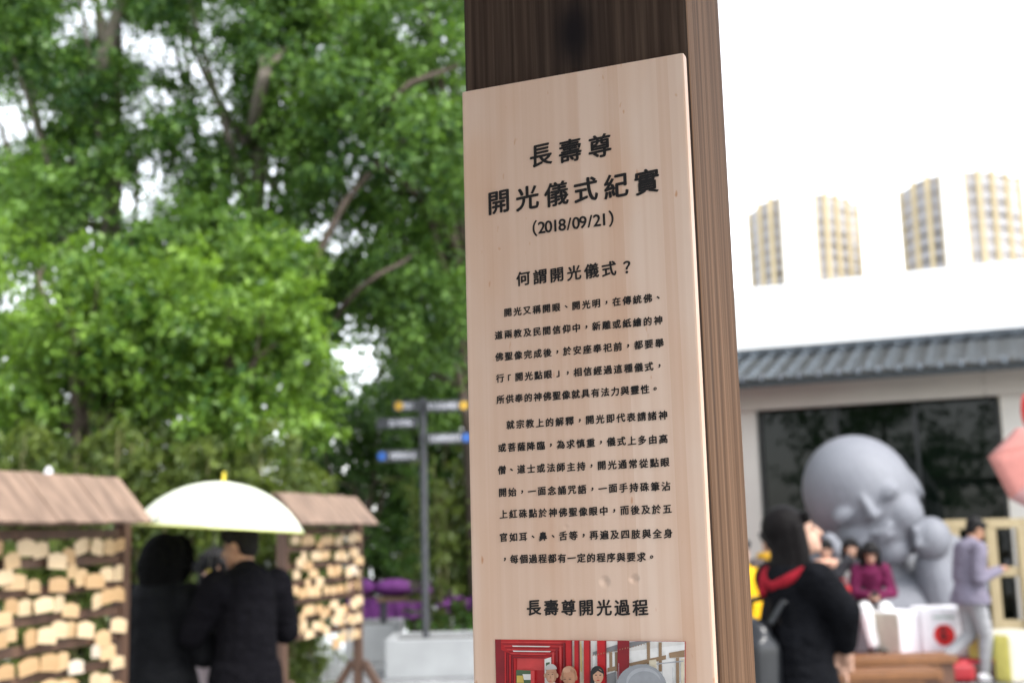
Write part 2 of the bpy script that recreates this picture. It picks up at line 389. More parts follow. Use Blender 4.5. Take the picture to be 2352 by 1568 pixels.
text_line('長壽尊開光過程', (1227, 1395), (1471, 1395), .0102, bold=.029)

def printed_photo():
    """the printed picture on the board: a flat picture of a red gate corridor, three people and a grey stone head"""
    cols = {'red': (.42, .012, .016), 'dred': (.20, .006, .012), 'lred': (.52, .05, .05), 'white': (.62, .60, .58), 'cream': (.58, .52, .40), 'skin': (.46, .26, .17), 'skin2': (.40, .20, .12), 'hair': (.012, .011, .012),
            'ghair': (.42, .40, .39), 'grey': (.25, .26, .28), 'lgrey': (.33, .34, .37), 'beam': (.26, .17, .10), 'green': (.06, .10, .05), 'yellow': (.5, .36, .08), 'shade': (.35, .18, .11), 'tile': (.20, .20, .21), 'wht2': (.7, .69, .68), 'yellowrobe': (.52, .3, .04), 'black': (.02, .015, .015)}
    names = list(cols); mats = [M('print_'+n, cols[n], .4, .12, 120) for n in names]
    mb = MB(); layer = [0]
    def q(x, y, L): 
        X, Y = (1160+x*.35526)*.91875, (1150+y*.35526)*.91875
        u, z = plank_px(X, Y); return (u, -PT-.00025-L*.00006, z)
    def pg(c, pts):
        layer[0] += 1; mb.mi = names.index(c); mb.poly([q(x, y, layer[0]) for x, y in pts])
    def el(c, cx, cy, rx, ry, n=26, a0=0, a1=360):
        pg(c, [(cx+rx*math.cos(R(a0+(a1-a0)*i/n)), cy+ry*math.sin(R(a0+(a1-a0)*i/n))) for i in range(n)])
    B = 1900
    pg('red', [(220, 1258), (1560, 1272), (1560, B), (235, B)])
    pg('dred', [(220, 1258), (262, 1258), (275, B), (235, B)])
    pg('dred', [(262, 1330), (350, 1370), (350, B), (272, B)])
    pg('lred', [(375, 1382), (575, 1382), (575, 1475), (375, 1475)])
    for i in range(9):                              # receding gate beams and their undersides
        y0 = 1275+i*13; pg('dred' if i % 2 else 'lred', [(262+i*11, y0), (735-i*14, y0+4), (735-i*14, y0+8), (262+i*11, y0+5)])
    for i in range(5): pg('dred' if i % 2 else 'red', [(290+i*17, 1345+i*9), (301+i*17, 1348+i*9), (303+i*16, B), (293+i*16, B)])
    for i in range(4): pg('dred' if i % 2 else 'lred', [(625+i*26, 1350-i*22), (640+i*26, 1345-i*22), (642+i*26, B), (629+i*26, B)])
    for i, (x, y, l) in enumerate(((345, 1300, 270), (350, 1335, 270), (400, 1355, 190), (370, 1272, 330))): pg('white' if i < 2 else 'lred', [(x, y), (x+l, y+4), (x+l-10, y+11), (x+6, y+8)])
    pg('dred', [(345, 1378), (580, 1383), (580, 1390), (345, 1388)])
    pg('green', [(375, 1470), (500, 1475), (500, B), (375, B)]); pg('white', [(420, 1500), (500, 1500), (500, 1540), (430, 1540)]); pg('yellow', [(380, 1510), (425, 1510), (430, 1560), (380, 1560)]); pg('lred', [(478, 1475), (505, 1475), (505, B), (482, B)])
    pg('white', [(575, 1395), (622, 1380), (622, B), (580, B)]); pg('green', [(585, 1420), (612, 1415), (612, 1470), (585, 1475)])
    # right half: white building
    pg('white', [(770, 1264), (1560, 1272), (1560, B), (775, B)])
    pg('cream', [(775, 1300), (830, 1290), (860, 1350), (860, B), (775, B)])
    pg('tile', [(915, 1345), (1110, 1285), (1230, 1268), (1330, 1268), (1130, 1330), (915, 1365)])
    pg('wht2', [(915, 1372), (1560, 1290), (1560, B), (915, B)])
    for x in (1030, 1070, 1295, 1378): pg('beam', [(x, 1275 if x > 1200 else 1345), (x+22, 1275 if x > 1200 else 1345), (x+24, 1480), (x+2, 1480)])
    pg('beam', [(1020, 1455), (1430, 1365), (1430, 1395), (1020, 1485)]); pg('beam', [(1450, 1350), (1560, 1330), (1560, 1380), (1455, 1385)]); pg('beam', [(1500, 1385), (1522, 1383), (1528, B), (1505, B)])
    pg('tile', [(1015, 1500), (1080, 1480), (1080, B), (1015, B)]); pg('cream', [(1535, 1390), (1560, 1390), (1560, B), (1540, B)])
    for (a, b, c, d, col) in ((728, 774, 735, 778, 'red'), (788, 826, 790, 830, 'red'), (855, 903, 858, 908, 'red'), (948, 1014, 958, 1020, 'red'), (1092, 1175, 1092, 1175, 'dred')):
        pg(col, [(a, 1262), (b, 1264), (d, B), (c, B)])
        pg('dred', [(b-10, 1264), (b, 1264), (d, B), (d-10, B)])
    pg('yellow', [(833, 1265), (839, 1265), (842, 1480), (836, 1480)])
    for i in range(22): pg('beam' if i % 3 else 'shade', [(920+i*19, 1362-i*4.2), (926+i*19, 1361-i*4.2), (924+i*19, 1371-i*4.2), (918+i*19, 1372-i*4.2)])
    for i in range(6): pg('lgrey', [(1105+i*76, 1420+(i % 3)*14), (1108+i*76, 1420+(i % 3)*14), (1110+i*76, B), (1107+i*76, B)])
    pg('lgrey', [(1180, 1440), (1560, 1400), (1560, 1408), (1180, 1449)]); pg('cream', [(1320, 1400), (1370, 1392), (1374, 1470), (1324, 1476)])
    # three people
    pg('wht2', [(575, 1600), (600, 1560), (640, 1548), (690, 1565), (705, B), (570, B)]); el('skin', 636, 1500, 39, 62); el('ghair', 634, 1462, 42, 38, a0=175, a1=365); el('skin', 594, 1505, 9, 16); el('skin', 678, 1505, 9, 16)
    for ex in (622, 654): el('shade', ex, 1494, 9, 4)
    pg('shade', [(635, 1496), (646, 1524), (630, 1524)]); el('shade', 638, 1540, 12, 3)
    pg('yellowrobe', [(690, B), (695, 1580), (730, 1556), (800, 1556), (835, 1590), (840, B)]); el('skin2', 763, 1502, 54, 66); el('skin', 757, 1470, 40, 28); el('skin2', 711, 1520, 8, 18); el('skin2', 815, 1520, 8, 18)
    for ex in (740, 778): el('shade', ex, 1526, 13, 4)
    pg('shade', [(752, 1528), (764, 1560), (744, 1560)])
    el('hair', 962, 1490, 48, 54); pg('hair', [(915, 1490), (945, 1480), (935, B), (905, B)]); el('skin', 968, 1508, 36, 52); pg('hair', [(930, 1478), (965, 1452), (1004, 1480), (1004, 1492), (966, 1470), (934, 1498)]); pg('skin', [(950, 1550), (986, 1550), (992, B), (948, B)])
    for ex in (954, 984): el('black', ex, 1500, 8, 3.5)
    el('red', 969, 1536, 11, 4); pg('shade', [(966, 1504), (973, 1522), (963, 1522)])
    el('shade', 652, 1512, 16, 34); el('skin', 640, 1508, 24, 46); el('shade', 640, 1478, 22, 2.5); el('shade', 620, 1484, 10, 2.5); el('shade', 655, 1484, 10, 2.5)
    for ex in (624, 652): el('black', ex, 1495, 6, 2.2)
    pg('shade', [(637, 1498), (645, 1522), (632, 1523)]); el('lred', 638, 1541, 11, 2.5)
    el('shade', 790, 1520, 24, 44); el('skin2', 768, 1512, 38, 52); el('skin', 752, 1465, 26, 16); el('shade', 738, 1516, 13, 3); el('shade', 778, 1516, 13, 3)
    for ex in (740, 776): el('black', ex, 1527, 9, 2.2)
    pg('shade', [(756, 1528), (765, 1556), (748, 1557)]); el('lred', 757, 1572, 14, 3)
    # stone head, plain
    el('grey', 1275, 1590, 178, 168, 40); el('lgrey', 1290, 1545, 120, 100, 30); el('grey', 1298, 1570, 118, 100, 30)
    return mb.build('printed_photo', mats, plank)
printed_photo()

# unseen roof added above and behind the viewer to shade the post's front
added_roof = empty('shade_roof', (0, 0, 2.72), -PA, 'unseen timber roof added above the post for shade', 'roof')
MB().box((-3.2, -3.4, 0), (.55, 1.25, .10)).build('ceiling_deck', wood('shade_roof_wood', (.05, .035, .025), (.10, .07, .05)), added_roof)
b_ = MB()
for i in range(9): b_.box((-3.1+.44*i, -3.3, -.10), (-3.02+.44*i, .70, -.002))
b_.build('rafter', wood('shade_roof_wood', 0, 0), added_roof)

# ------------------------------------------------------------------ plaque racks
OLDW = wood('old_rack_wood', (.045, .022, .013), (.11, .058, .034), (30, 30, 3))
def ROOFW(): return wood('weathered_roof_board', (.09, .055, .036), (.27, .18, .125), (14, 3, 3))
PLQ = [wood('plaque_wood_a', (.40, .26, .13), (.50, .35, .19), (4, 30, 30)), wood('plaque_wood_b', (.46, .33, .19), (.56, .43, .27), (4, 30, 30)), wood('plaque_wood_c', (.33, .20, .09), (.43, .28, .14), (4, 30, 30)), wood('plaque_wood_d', (.46, .38, .29), (.55, .47, .38), (4, 30, 30))]
def plaque_mesh(mat):
    me = bpy.data.meshes.new('votive_plaque'); bm = bmesh.new()
    w, h, p, t = .058, .058, .014, .004
    out = [(-w, -h), (w, -h), (w, .002), (.010, p), (-.010, p), (-w, .002)]
    a = [bm.verts.new((x, -t, z)) for x, z in out]; b = [bm.verts.new((x, t, z)) for x, z in out]; n = len(out)
    bm.faces.new(a); bm.faces.new(b[::-1])
    for i in range(n): bm.faces.new([a[i], b[i], b[(i+1) % n], a[(i+1) % n]])
    bmesh.ops.recalc_face_normals(bm, faces=bm.faces[:]); bm.to_mesh(me); bm.free(); me.materials.append(mat); return me
PLM = [plaque_mesh(m) for m in PLQ]
ORD = ['first', 'second', 'third', 'fourth', 'fifth', 'sixth', 'seventh', 'eighth', 'ninth', 'tenth', 'eleventh', 'twelfth', 'thirteenth', 'fourteenth', 'fifteenth', 'sixteenth', 'seventeenth', 'eighteenth']
RH = [1.745, 1.61, 1.475, 1.34, 1.205, 1.07, .935]
def rack(base, yaw, L, label, which, per_row, seed, vis):
    rng = random.Random(seed)
    r = empty('votive_plaque_rack', base, yaw, label, 'plaque rack')
    mb = MB()
    for x in (-L, 0.0):
        p = MB().box((x-.035, -.035, 0), (x+.035, .035, 1.95), bev=.004); p.build('post', OLDW, r)
        b = MB(); b.bar((x, .05, .62), (x, .44, .02), .06, .06); b.build('brace', OLDW, r)
        b = MB(); b.bar((x, -.05, .62), (x, -.44, .02), .06, .06); b.build('brace', OLDW, r)
    for z in RH: MB().box((-L+.037, -.014, z-.024), (-.037, .014, z+.024), bev=.003).build('rail', OLDW, r)
    MB().box((-L-.12, -.03, 1.955), (-.10, .03, 2.0)).build('ridge_beam', OLDW, r)
    for sgn in (-1, 1):
        rb = MB(); nb_ = int((L+.06)/.13); w = (L+.06)/nb_
        for i in range(nb_):
            x0 = -L-.14+i*w; j = rng.uniform(-.004, .004)
            a = Vector((x0+w/2, sgn*.012, 2.035+j)); b = Vector((x0+w/2, sgn*.225, 1.795+j))
            rb.bar(a, b, w-.003, .020, (0, 0, 1))
        rb.build('roof_slope', ROOFW(), r)
    n = 0
    for k, z in enumerate(RH):
        cnt = per_row[k]
        if not cnt: continue
        x = -.075; i = 0; lim = -L+.08
        while x > lim and i < cnt:
            o = bpy.data.objects.new('votive_plaque', PLM[rng.choices((0, 1, 2, 3), (5, 5, 2.5, .5))[0]]); COL.objects.link(o)
            layer = rng.choice((0, 0, 1)); dz = rng.uniform(-.02, .015)
            if rng.random() < .16: dz -= .055
            loc = Vector((x+rng.uniform(-.012, .012), -.032-.012*(i % 3)-.004*layer, z-.040+dz))
            M_ = Matrix.Translation(base) @ Matrix.Rotation(yaw, 4, 'Z')
            o.matrix_world = M_ @ Matrix.Translation(loc) @ Euler((rng.uniform(-.10, .02), rng.gauss(0, .09), rng.uniform(-.25, .25))).to_matrix().to_4x4() @ Matrix.Diagonal((rng.uniform(.92, 1.22), 1, rng.uniform(.9, 1.2), 1))
            tag(o, f'pale votive plaque, {ORD[i]} from the right on the {ORD[k]} rail of the {which} rack', 'votive plaque', f'votive plaques hung on the {which} rack')
            x -= rng.choice((.09, .10, .11, .115, .12, .125, .15, .17)); i += 1
    return r
bl = W(278, 1350, 6.6); bl.z = 0
rack_near = rack(bl, R(76.5), 1.75, 'larger weathered rack of wooden plaques at the left edge of the photo', 'near left', (14, 15, 15, 15, 15, 14, 14), 3, None)
br_ = W(822, 1400, 10.75); br_.z = 0
rack_far = rack(br_, R(75.5), 1.52, 'smaller plaque rack standing right of the pale umbrella', 'far', (13, 13, 13, 12, 12, 12, 6), 11, None)
# paper strip tied to the roof of the near rack
p = W(106, 1103, 6.1)
mb = MB(); mb._f([(-.012, 0, 0), (.014, .004, 0), (.03, .01, .05), (.012, 0, .075), (-.004, -.006, .06), (-.015, 0, .03)], [[0, 1, 2, 3, 4, 5]])
o = mb.build('paper_strip', M('white_paper', (.8, .8, .82), .7)); o.location = p; tag(o, 'white paper strip sticking up from the roof of the near plaque rack', 'paper strip')
sm = o.modifiers.new('s', 'SOLIDIFY'); sm.thickness = .004

# ------------------------------------------------------------------ signpost with finger boards
DG = M('dark_grey_paint', (.055, .058, .064), .45)
SY = 15.3
sp0 = W(978, 1440, SY); sp0.z = 0
sgn = empty('finger_signpost', sp0, 0, 'dark grey finger signpost with several white lettered arms before the trees', 'signpost')
MB().tube([(0, 0, 0), (0, 0, 3.42)], .044, 16).build('pole', DG, sgn)
for (xa, xb, yc, h, disc, dcol) in ((904, 966, 933, 26, 918, 'yellow'), (978, 1076, 933, 26, 1066, 'yellow'), (866, 962, 972, 24, None, None), (982, 1082, 1007, 24, 1072, 'blue'), (870, 962, 1047, 26, 879, 'blue')):
    a = W(xa, yc, SY); b = W(xb, yc, SY); hh = h/FPX*SY/2; z = (a.z+b.z)/2
    arm = MB().box((a.x-sp0.x, -.085, z-hh), (b.x-sp0.x, -.055, z+hh), bev=.006).build('sign_arm', DG, sgn)
    t = MB(); left = xb < 975
    x0, x1 = ((a.x+(b.x-a.x)*.30, b.x-.06) if left else (a.x+.04, b.x-(b.x-a.x)*.22)); x0 -= sp0.x; x1 -= sp0.x
    rng = random.Random(xa); x = x0
    while x < x1-.02:                         # illegible white lettering: small strokes
        wch = rng.uniform(.028, .04)
        for q_ in range(4):
            zz = z+rng.uniform(-.035, .035); t.box((x+rng.uniform(0, .006), -.0885, zz-.004), (x+wch-.004, -.087, zz+.005))
        for q_ in range(2):
            xx = x+rng.uniform(.004, wch-.008); t.box((xx, -.0895, z-.035), (xx+.006, -.0886, z+.038))
        x += wch+.006
    t.build('lettering', M('white_vinyl', (.75, .76, .82), .5), arm)
    if disc:
        c = W(disc, yc, SY); d = MB(); d.tube([(c.x-sp0.x, -.087, z), (c.x-sp0.x, -.092, z)], .055, 20)
        d.build('badge', M('badge_'+dcol, (.60, .36, .04) if dcol == 'yellow' else (.03, .12, .42), .5), arm)

# ------------------------------------------------------------------ concrete planters, stall with purple cloth
CONC = M('pale_concrete', (.33, .34, .345), .75, .1, 3, .3, 0, .15)
def planter(pxa, pxb, pytop, Y, dep, yaw, label):
    a = W(pxa, pytop, Y); b = W(pxb, pytop, Y); h = (a.z+b.z)/2; wd = (b.x-a.x)
    r = empty('concrete_planter', (a.x, Y, 0), yaw, label, 'planter')
    m = MB(); t = .09
    m.box((0, 0, 0), (wd, t, h), bev=.015); m.box((0, dep-t, 0), (wd, dep, h), bev=.015); m.box((0, t+.002, 0), (t, dep-t-.002, h), bev=.01); m.box((wd-t, t+.002, 0), (wd, dep-t-.002, h), bev=.01)
    m.build('wall', CONC, r); MB().box((t, t, 0), (wd-t, dep-t, h-.06)).build('soil', M('soil', (.04, .03, .022), .95, .4, 12), r)
    return r
planter(884, 1130, 1466, 14.7, 1.1, 0, 'wide pale concrete planter below the finger signpost')
planter(792, 908, 1434, 16.6, 1.2, 0, 'smaller concrete planter just right of the far plaque rack')
stl = W(900, 1400, 18.1); stl.z = 0
st = empty('draped_stall', stl, 0, 'stall draped in purple cloth behind the smaller concrete planter', 'stall')
PUR = M('purple_cloth', (.13, .028, .16), .8, .35, 6)
c = MB(); n = 40; vs = []; fs = []
for j in range(6):
    for i in range(n+1):
        x = -.62+1.24*i/n; vs.append((x, -.35-.03*math.sin(i*1.1)*(j/5), .80-.30*j/5))
for j in range(5):
    for i in range(n): fs.append([j*(n+1)+i, j*(n+1)+i+1, (j+1)*(n+1)+i+1, (j+1)*(n+1)+i])
c._f(vs, fs); c.ball((-.42, -.2, .95), (.2, .2, .13)); c.ball((.05, -.1, .93), (.33, .25, .13)); c.ball((.42, -.1, .9), (.25, .25, .12)); c.build('cloth', PUR, st, True)
MB().box((-.62, -.32, .74), (.62, .35, .80)).build('table_top', OLDW, st)
for x in (-.55, .55): MB().box((x-.03, -.25, 0), (x+.03, -.19, .74)).build('leg', DG, st)
bn = W(925, 1385, 17.0); bn.z = 0
bq = empty('timber_rail', bn, R(-6), 'short brown timber rail on grey legs before the purple stall', 'rail')
MB().box((-.36, -.05, .78), (.42, .05, .84), bev=.01).build('beam', wood('rail_wood', (.12, .07, .04), (.25, .16, .09), (3, 30, 30)), bq)
for x in (-.27, .35): MB().box((x-.04, -.03, 0), (x+.04, .03, .778)).build('leg', DG, bq)

# ------------------------------------------------------------------ right side: platform, benches, stools, fence, umbrella
pf0 = W(1985, 1480, 13.2); pf = empty('red_carpet_platform', (pf0.x, 13.2, 0), -R(4), 'low platform covered in red carpet in front of the stone statue', 'platform')
MB().box((-2.6, 0, 0), (1.40, 3.2, .20), bev=.01).build('deck', M('platform_side', (.06, .03, .025), .7), pf)
MB().box((-2.61, -.01, .202), (1.41, 3.2, .216), bev=.004).build('carpet', M('red_carpet', (.33, .012, .03), .95, .2, 30), pf)
BW = wood('bench_wood', (.11, .04, .011), (.24, .10, .03), (2.5, 40, 40), .45)
def bench(pxr, pytop, Y, L, h, yaw, label):
    e = W(pxr, pytop, Y); r = empty('timber_bench', (e.x, Y, 0), yaw, label, 'bench', 'timber benches before the platform')
    MB().box((-L, 0, h-.07), (0, .40, h), bev=.008).build('seat', BW, r)
    MB().box((-L+.05, .03, h-.24), (-.16, .06, h-.072), bev=.004).build('apron', BW, r)
    for x in (-L+.1, -.17): 
        MB().box((x, .04, 0), (x+.14, .36, h-.072), bev=.006).build('leg', wood('bench_wood_dark', (.07, .03, .016), (.13, .06, .032), (40, 40, 3)), r)
bench(2166, 1523, 10.9, 2.4, .395, R(2), 'nearer brown timber bench at the bottom edge, right of the black jacket')
bench(2200, 1497, 11.9, 2.6, .41, R(2), 'farther brown timber bench just in front of the red carpet')
CAN = M('white_canvas', (.72, .70, .72), .85, .06, 12, .2, 0, .1); BEI = M('beige_canvas', (.47, .44, .36), .85, .08, 12, .2, 0, .1); YEL = M('yellow_canvas', (.68, .62, .16), .8, .08, 12)
def cube_stool(px, pybase, Y, w, h, yaw, label, side, front, z0=None, sun=False, group='canvas cube stools'):
    p = W(px, pybase, Y); z = .217 if z0 is None else z0
    r = empty('cube_stool', (p.x, Y, z), yaw, label, 'stool', group)
    b = MB(); b.box((-w/2, -w/2, 0), (w/2, w/2, h), bev=.045); o = b.build('cover', [front, side], r, False)
    for q in o.data.polygons:
        if abs(q.normal.x) > .7: q.material_index = 1
    MB().tube([(-w/2-.002, -w/2+.03, h-.03), (w/2+.002, -w/2+.03, h-.03)], .008, 8).build('piping', side, r)
    if sun:
        d = MB(); y = -w/2-.004; d.tube([(-.02, y+.003, h*.46), (-.02, y, h*.46)], .115, 32); d.build('sun_emblem', M('emblem_red', (.55, .015, .015), .7), o)
        k = MB()
        for (x0, z0_, x1, z1) in ((-.07, .09, .05, .075), (-.02, .13, -.02, .02), (-.02, .03, -.07, -.05), (-.015, .03, .05, -.06), (-.05, -.02, .02, -.03), (-.02, -.04, -.02, -.10)):
            k.bar((-.02+x0*.7, y-.003, h*.46+z0_*.7), (-.02+x1*.7, y-.003, h*.46+z1*.7), .002, .018, (0, 0, 1)) if abs(x0-x1) > abs(z0_-z1)*.3 else k.bar((-.02+x0*.7, y-.003, h*.46+z0_*.7), (-.02+x1*.7, y-.003, h*.46+z1*.7), .018, .004, (0, 1, 0))
        k.build('emblem_strokes', M('emblem_black', (.03, .012, .012), .7), o)
        g_ = MB()
        for i in range(7): g_.box((-.13+.034*i, y-.001, h*.80), (-.105+.034*i, y+.0015, h*.835))
        g_.build('green_lettering', M('emblem_green', (.05, .22, .12), .7), o)
    return r
cube_stool(2160, 1475, 13.75, .52, .53, R(-4), 'white cube stool printed with a red sun emblem', CAN, CAN, sun=True)
cube_stool(2068, 1475, 13.75, .46, .50, R(28), 'white and beige cube stool left of the one with the red sun', BEI, CAN)
cube_stool(2322, 1500, 13.3, .62, .50, R(22), 'beige and yellow cube stool at the right edge of the photo', YEL, BEI, z0=0.0)
for px, yw, nm in ((1998, 10, 'white cube stool under the girl in magenta'), (1942, -5, 'white cube stool under the seated woman with the grey scarf'), (1888, 8, 'white cube stool half hidden behind the black jacket')):
    cube_stool(px, 1440, 14.35, .46, .44, R(yw), nm, CAN, CAN)

# timber fence before the window
fy = 15.6; fa = W(2188, 1200, fy); fb = W(2335, 1195, fy); TM = wood('pale_timber', (.30, .23, .12), (.42, .34, .20), (30, 30, 3))
fe = empty('timber_fence', (fa.x, fy, 0), -BA*.4, 'pale timber fence with square posts right of the stone statue', 'fence')
Lf = fb.x-fa.x
for x in (0, Lf*.54, Lf): MB().box((x-.065, -.06, 0), (x+.065, .06, 1.58), bev=.01).build('post', TM, fe)
for z in (1.585, .98, .32): MB().box((-.12, -.05 if z > 1.5 else -.03, z), (Lf+.12, .05 if z > 1.5 else .03, z+.12), bev=.008).build('rail', TM, fe)

# ------------------------------------------------------------------ stone statue
def statue():
    SYD = 15.4; k = FPX/SYD
    c = W(1984, 1150, SYD); r = empty('stone_statue', (c.x, SYD, 0), 0, 'large grey stone child statue resting its tilted head on one hand', 'statue')
    st = NT('grey_stone'); cc = st.coords((1, 1, 1)); f = st.noise(cc, 60, 4); g = st.noise(cc, 1.5, 3)
    col = st.mix(.5, st.ramp(f, [(.3, (.11, .116, .137)), (.7, (.235, .243, .268))]), st.ramp(g, [(.3, (.115, .121, .142)), (.7, (.20, .207, .23))]))
    st.l(col, st.b.inputs['Base Color']); st.b.inputs['Roughness'].default_value = .65; st.bump(f, .25, .01)
    Hc = Vector((0, 0, c.z)); rot = Euler((R(-6), R(-29), R(10)), 'YXZ').to_matrix()
    rot = (Matrix.Rotation(R(-29), 3, 'Y') @ Matrix.Rotation(R(6), 3, 'X') @ Matrix.Rotation(R(-12), 3, 'Z'))
    def H(x, y, z): return Hc + rot @ Vector((x, y, z))
    R4 = rot.to_4x4(); m = MB()
    m.ball(H(0, .05, .12), (.69, .72, .74), R4, 32); m.ball(H(0, -.02, -.30), (.60, .60, .53), R4, 28)
    m.ball(H(-.30, -.36, -.27), (.28, .27, .28), R4); m.ball(H(.28, -.36, -.27), (.28, .27, .28), R4)
    m.ball(H(-.02, -.44, -.62), (.24, .18, .16), R4)
    m.cap(H(-.03, -.655, .20), .04, H(-.03, -.72, -.04), .07); m.ball(H(-.09, -.66, -.07), .05); m.ball(H(.03, -.66, -.07), .05)
    for s in (-1, 1):
        m.ball(H(-.03+s*.29, -.585, .09), (.17, .09, .11), R4)
        m.ball(H(s*.66, .08, -.12), (.06, .14, .22), R4)
    m.cap(H(-.15, -.64, -.27), .028, H(-.03, -.675, -.295), .038); m.cap(H(-.03, -.675, -.295), .038, H(.09, -.64, -.27), .028); m.cap(H(-.10, -.645, -.37), .035, H(.04, -.645, -.37), .035)
    b = m.fuse('head', st.m, r, .022, 9)
    def P(px, py, dy=0): v = W(px, py, SYD+dy); return Vector((v.x-c.x, v.y-SYD, v.z))
    t = MB()
    t.cap(P(2010, 1290, .15), .42, P(2020, 1480, .2), .75, 24); t.cap(P(1880, 1330, .15), .34, P(2190, 1330, .15), .32, 20)
    t.cap(P(1930, 1420, .05), .62, P(2110, 1420, .05), .62, 24); t.ball(P(2020, 1560, 0), (1.15, .95, .55), None, 24)
    t.fuse('torso_robe', st.m, r, .03, 8)
    a = MB(); a.cap(P(2175, 1270, .05), .26, P(2178, 1430, -.3), .40); a.cap(P(2178, 1430, -.35), .36, P(2142, 1300, -.38), .22)
    a.cap(P(2215, 1330, .1), .30, P(2190, 1440, -.2), .36); a.fuse('sleeve_arm', st.m, r, .022, 6)
    h = MB(); h.ball(P(2138, 1236, -.50), (.25, .23, .27))
    for i in range(4):
        h.cap(P(2114+i*16, 1208+i*3, -.58), .055, P(2108+i*16, 1250+i*3, -.64), .05)
    h.cap(P(2108, 1250, -.52), .06, P(2100, 1215, -.6), .05); h.fuse('hand', st.m, r, .02, 8)
    a = MB(); a.cap(P(1860, 1330, -.1), .26, P(1885, 1450, -.4), .28); a.cap(P(1905, 1240, -.50), .10, P(1962, 1320, -.55), .12); a.cap(P(1885, 1450, -.4), .26, P(1960, 1345, -.5), .20); a.fuse('sleeve_arm', st.m, r, .022, 8)
    MB().box((-1.5, -1.0, .0), (1.5, 1.2, .30), bev=.04).build('plinth', st.m, r)
    for s in (-1, 1):
        e = MB(); e.tube([H(-.03+s*(.16+.27*i/10), -.672-.03*math.sin(math.pi*i/10)+.12*(i/10)**2, .07-.04*math.sin(math.pi*i/10)) for i in range(11)], .009, 8); e.build('closed_eye', M('stone_shadow_line', (.06, .065, .08), .8), b)
statue()

# pink umbrella entering from the right edge
def rim_umbrella():
    Y = 9.0; c = W(2470, 1092, Y); r = empty('umbrella', c, 0, 'pink umbrella cut off by the right edge of the photo', 'umbrella')
    m1 = M('pink_fabric_lit', (.40, .155, .13), .6, .08, 20); m2 = M('pink_fabric_shaded', (.36, .19, .18), .6, .08, 20)  # light on upper panels and shade on lower ones put into the pink
    rot = Matrix.Rotation(R(-6), 3, 'Z') @ Matrix.Rotation(R(-44), 3, 'X') ; Rr = .62
    rot = Matrix.Rotation(R(44), 3, 'X')
    def P(a, rad): 
        h = .24*(1-(rad/Rr)**2); return rot @ Vector((rad*math.cos(a), rad*math.sin(a), h))
    for i in range(8):
        a0 = R(22.5+45*i); a1 = a0+R(45); m = MB(); vs = []; fs = []; n = 8
        for j in range(n+1):
            rad = Rr*j/n
            for k2 in range(5):
                u = k2/4; p = P(a0, rad)*(1-u)+P(a1, rad)*u; vs.append(p)
        for j in range(n):
            for k2 in range(4): fs.append([j*5+k2, j*5+k2+1, (j+1)*5+k2+1, (j+1)*5+k2])
        m._f(vs, fs); o = m.build('canopy_panel', m1 if i in (0, 1, 2, 3) else m2, r, True); s_ = o.modifiers.new('s', 'SOLIDIFY'); s_.thickness = .003
    for i in range(8):
        a0 = R(22.5+45*i); MB().tube([P(a0, Rr*j/6)-rot @ Vector((0, 0, .008)) for j in range(7)], .004, 6).build('rib', DG, r)
    MB().tube([rot @ Vector((0, 0, .30)), rot @ Vector((0, 0, -.62))], .008, 8).build('shaft', DG, r)
rim_umbrella()
rd = W(2348, 945, 11.0)
mb = MB(); mb.tube([(0, 0, -.16), (0, 0, .16)], .02, 12); mb.ball((0, 0, .0), (.06, .06, .17)); o = mb.fuse('red_lantern', M('red_paper', (.55, .02, .02), .6), None, .008, 3); o.location = rd + Vector((.05, 0, 0)); tag(o, 'sliver of a red lantern at the right edge, above the pink umbrella', 'lantern')

# ------------------------------------------------------------------ people
def cloth(name, col, rough=.85, var=.18, sc_=14, sheen=.15, bump=.25, quilt=0):
    m = M(name, tuple(x*.28 for x in col) if max(col) < .03 else col, rough, var, sc_, .05, 0, 0, 0)
    k = NT.__new__(NT); k.m = m; k.t = m.node_tree; k.b = m.node_tree.nodes['Principled BSDF']
    f = k.noise(k.coords((7, 7, 11)), 1.0, 5, .6)        # folds and creases
    if quilt:
        w = k.n('ShaderNodeTexWave', wave_type='BANDS', bands_direction='Z'); w.inputs['Scale'].default_value = quilt; w.inputs['Distortion'].default_value = .6; k.l(k.coords((1, 1, 1)), w.inputs['Vector']); f = k.mix(.35, w.outputs[0], f); k.b.inputs['Specular IOR Level'].default_value = .10
    k.bump(f, .9 if not quilt else .6, .05 if not quilt else .012); return m
SKIN = M('skin', (.46, .27, .19), .5, .08, 12); SKIN2 = M('skin_tan', (.38, .20, .12), .5, .08, 12)
HAIR = M('black_hair', (.007, .006, .006), .5, .4, 60, .15, 0, .3); EYE = M('eye_dark', (.02, .015, .012), .3); LIP = M('lips', (.40, .13, .11), .5); BROW = M('brow', (.02, .016, .014), .7)
SHOE_W = M('white_shoe', (.72, .72, .74), .5); SHOE_D = M('dark_shoe', (.03, .028, .03), .5)
